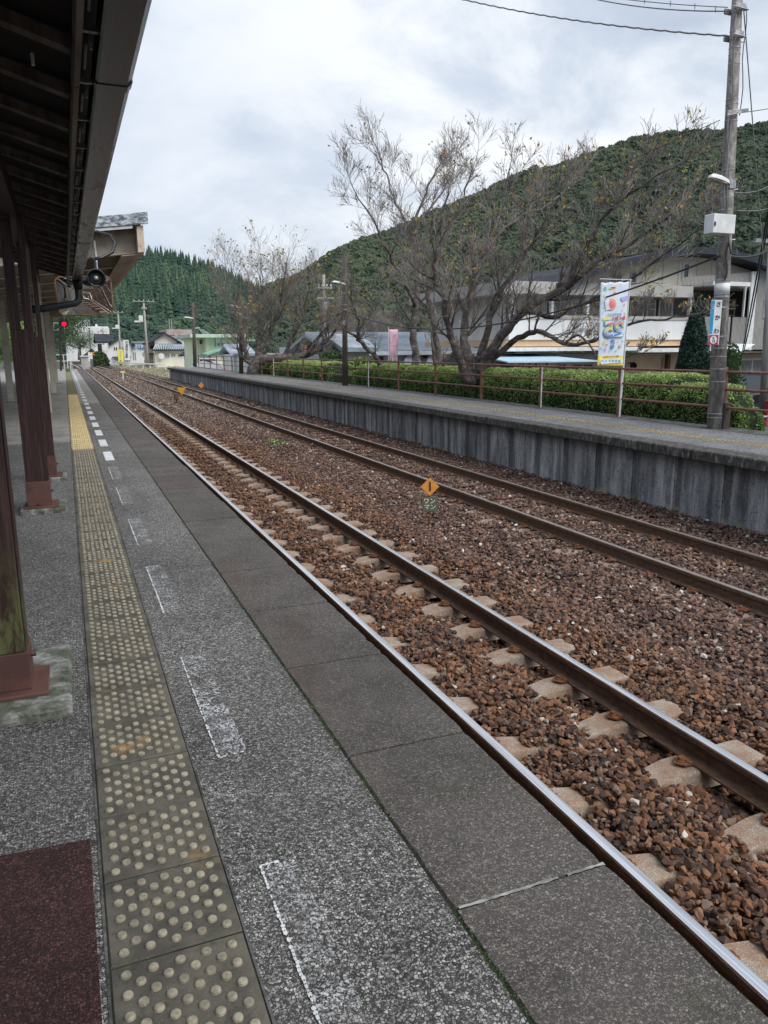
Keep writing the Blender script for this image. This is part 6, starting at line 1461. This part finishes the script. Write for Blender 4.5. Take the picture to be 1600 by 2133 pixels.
wins(t, [(1160, 1180, 756, 790), (1190, 1235, 756, 790)], BYY + 1.2, frame='siding', mull=1); bb(1158, 1240, 736, 750, 'white_panel', 'plaster_white', BYY + 1.15, BYY + 1.2); bb(1040, 1070, 745, 800, 'lower_wing', 'siding_dark', BYY + 1, BYY + 6, zb=GZ)
bb(1378, 1382, 745, 800, 'downpipe', 'beige', BYY + 1.1, BYY + 1.18, zb=GZ); bb(1388, 1398, 738, 800, 'brown_pier', 'brown_wood', BYY + 1., BYY + 1.2, zb=GZ)
p_ = at(1316, 757, BYY + .8); MB().tube([(p_.x - .1, p_.y - .25, p_.z - .10), (p_.x + .12, p_.y, p_.z + .02)], [.16, .06], 12).build('floodlight', 'black', t); MB().tube([(p_.x + .1, p_.y, p_.z), (p_.x + .2, p_.y + .4, p_.z + .02)], .04, 6).build('floodlight_arm', 'black', t)
a, b, c, d = at(1500, 716, 24.5), at(1574, 717, 24.0), at(1505, 741, 23.), at(1547, 731, 23.5)
ss_ = thing('shade_sail', 'white triangular shade sail stretched beside the concrete pole', 'awning'); q = MB(); q.add([a, b, d, c], [(0, 1, 2, 3)]); o = q.build('sail_cloth', 'sail', ss_); md = o.modifiers.new('t', 'SOLIDIFY'); md.thickness = .01
MB().tube([at(1508, 718, 23.9), at(1545, 734, 23.)], .02, 5).build('sail_pole', 'dark_metal', ss_)

# ================================================================== VEHICLES, STREET THINGS
def car(label, mat, loc, rot, L=4.4, Wd=1.75, H=1.5):
    t = thing('parked_car', label, 'car'); t.location = loc; t.rotation_euler = (0, 0, rot)
    pr = [(-L / 2, .35), (-L / 2 + .02, .75), (-L / 2 + .15, .92), (-L * .22, .98), (-L * .08, H - .08), (L * .08, H), (L * .30, H - .06), (L * .44, 1.0), (L / 2 - .04, .88), (L / 2, .4), (L / 2 - .1, .28), (-L / 2 + .1, .26)]
    q = MB(); n = len(pr); W2 = Wd / 2
    secs = [(-W2, .0), (-W2 + .06, 1.), (W2 - .06, 1.), (W2, .0)]
    for yy_, k in secs:
        for x, z in pr:
            if z > 1.0: q.v.append((x * (.97 if not k else 1), yy_ * (.86 if not k else .80), z - (.04 if not k else 0)))
            else: q.v.append((x * (.985 if not k else 1), yy_, z if k else .3 + (z - .3) * .93))
    for i in range(3):
        for j in range(n): q.f.append((i * n + j, i * n + (j + 1) % n, (i + 1) * n + (j + 1) % n, (i + 1) * n + j)); q.m.append(0)
    q.f += [tuple(range(n)), tuple(3 * n + j for j in range(n))[::-1]]; q.m += [0, 0]
    q.build('body', mat, t, smooth=False)
    for s in (-1, 1):
        yy_ = s * (W2 * .875 + .012)
        for xa, xb, xc_, xd_ in ((-L * .19, .0, -.02, -L * .07), (.06, L * .33, L * .27, .04)):
            q = MB(); q.add([(xa, yy_ * 1.04, 1.0), (xb, yy_ * 1.04, 1.0), (xc_, yy_, H - .12), (xd_, yy_, H - .12)], [(0, 1, 2, 3)]); q.build('side_window', 'glass', t)
        for x in (-L * .31, L * .31):
            w = MB().tube([(x, s * (W2 - .2), .32), (x, s * (W2 + .01), .32)], .32, 18).build('wheel', 'tyre', t); MB().tube([(x, s * (W2 - .0), .32), (x, s * (W2 + .022), .32)], .19, 12).build('rim', 'galv', w)
        MB().box(-L / 2 - .015, -L / 2 + .08, s * .62 - .16, s * .62 + .16, .66, .80).build('headlight', 'glass_pale', t); MB().box(L / 2 - .08, L / 2 + .015, s * .66 - .12, s * .66 + .12, .72, .88).build('tail_light', 'ink_red', t)
        MB().box(-L * .2, -L * .13, s * W2, s * (W2 + .14), .98, 1.1).build('door_mirror', mat, t, bevel=.02)
    q = MB(); q.add([(-L * .215, -W2 * .74, 1.0), (-L * .215, W2 * .74, 1.0), (-L * .095, W2 * .66, H - .12), (-L * .095, -W2 * .66, H - .12)], [(0, 1, 2, 3)]); q.build('windscreen', 'glass', t)
    return t
p_ = gnd(1602, 878, GZ); car('black car parked beyond the railing at the right edge', 'car_black', (p_.x + .6, p_.y + 1.2, GZ), .2, 4.5, 1.8, 1.62)
p_ = gnd(458, 770, GZ); car('white car parked beyond the railing below the green building', 'car_white', (p_.x, 66, GZ), .3)
car('silver van like car parked left of the white one beyond the railing', 'car_silver', (at(420, 760, 74).x, 74, GZ), .1, 4.0, 1.7, 1.8)
# low chain fence at right edge
cf = thing('chain_link_fence', 'low grey chain link fence at the right edge beside the hedge end', 'fence')
fy = 10.4; fx0 = at(1553, 885, fy).x
for x in (fx0 + 1.35, fx0 + 3.2, fx0 + .02): MB().tube([(x, fy, GZ), (x, fy, .12)], .035, 8).build('post', 'galv', cf)
MB().tube([(fx0, fy, .10), (fx0 + 3.5, fy, .10)], .025, 8).build('top_rail', 'galv', cf, smooth=True)
q = MB()
for k in range(-12, 36):
    x = fx0 + k * .1
    for s in (1, -1):
        xa, xb = x, x + s * 1.1; za, zb2 = -1., .09
        if min(xa, xb) < fx0 - .02 or max(xa, xb) > fx0 + 3.4: continue
        q.tube([(xa, fy, za), (xb, fy, zb2)], .0035, 3, cap=False)
q.build('wire_mesh', 'galv', cf, kind='stuff')
rs = thing('red_sign_panel', 'sliver of a bright red panel at the right edge beside the grey street pole', 'sign'); a = at(1594, 880, 16.5); MB().box(a.x, a.x + 1.2, 16.45, 16.55, at(1594, 885, 16.5).z, at(1594, 835, 16.5).z).build('panel', 'red_fabric', rs); MB().box(a.x + .1, a.x + .2, 16.56, 16.64, GZ, .2).build('leg', 'galv', rs)
# guard rail curve
gr = thing('guard_rail', 'white roadside guard rail curving along the street beyond the tracks', 'guard rail')
gp = [gnd(u, v, GZ + .55) for u, v in ((215, 738), (222, 746), (250, 754), (290, 758), (345, 760))]
gp = [Vector((p_.x, p_.y, GZ + .7)) for p_ in [gnd(203, 752.5, GZ), gnd(222, 757, GZ), gnd(250, 763, GZ), gnd(295, 768, GZ), gnd(345, 771, GZ)]]
MB().tube(gp, .09, 6).build('beam', 'white_metal', gr, smooth=True)
for k in range(14):
    s = k / 13 * (len(gp) - 1); i = min(len(gp) - 2, int(s)); p_ = gp[i].lerp(gp[i + 1], s - i); MB().tube([(p_.x, p_.y, GZ), (p_.x, p_.y, GZ + .75)], .08, 6).build('post', 'white_metal', gr)
# level crossing
for lab, u, Y in (('yellow and black level crossing signal right of the vanishing tracks', 192, 128),):
    lc = thing('level_crossing_signal', lab, 'crossing signal'); p_ = at(u, 755, Y); MB().tube([(p_.x, Y, GZ), (p_.x, Y, GZ + 2.3)], .10, 8).build('mast', 'yellow_sign', lc)
    for k in range(4): MB().tube([(p_.x, Y, GZ + .3 + k * .5), (p_.x, Y, GZ + .52 + k * .5)], .11, 8).build('black_band', 'black', lc)
    for s in (-.35, .35): MB().tube([(p_.x + s, Y - .1, GZ + 1.5), (p_.x + s, Y + .1, GZ + 1.5)], .17, 10).build('lamp_disc', 'black', lc)
    MB().bar((p_.x - .5, Y - .16, GZ + 1.9), (p_.x + .5, Y - .16, GZ + 2.4), .05, .12).bar((p_.x - .5, Y - .2, GZ + 2.4), (p_.x + .5, Y - .2, GZ + 1.9), .05, .12).build('cross_board', 'yellow_sign', lc)
bx = thing('relay_cabinet', 'dark grey trackside cabinet with white hood before the level crossing', 'cabinet'); p_ = at(180, 757, 120); MB().box(p_.x - .7, p_.x + .7, 120, 121, GZ, GZ + 1.7).build('body', 'siding', bx); MB().box(p_.x - .8, p_.x + .8, 119.8, 121.2, GZ + 1.7, GZ + 1.85).build('hood', 'white_metal', bx)
wf = thing('end_fence', 'white pipe fence with gate closing the far end of the platform', 'fence')
for u in (141.5, 147, 150, 128, 134, 108, 116): p_ = at(u, 765, 67.5); MB().tube([(p_.x, 67.5, 0), (p_.x, 67.5, 1.1)], .03, 6).build('post', 'white_metal', wf)
for z in (1.08, .6): MB().tube([(at(104, 760, 67.5).x, 67.5, z), (at(150, 760, 67.5).x, 67.5, z)], .025, 6).build('rail', 'white_metal', wf)
MB().box(at(121, 0, 67.4).x, at(131, 0, 67.4).x, 67.35, 67.4, .55, 1.25).build('notice_board', 'white_metal', wf); MB().box(at(125, 0, 66).x, at(131, 0, 66).x, 66, 66.4, 0, .75).build('grey_box', 'siding_dark', wf)
for me_obj in [o for o in bpy.data.objects if 'wm' in o]: unwm(me_obj)
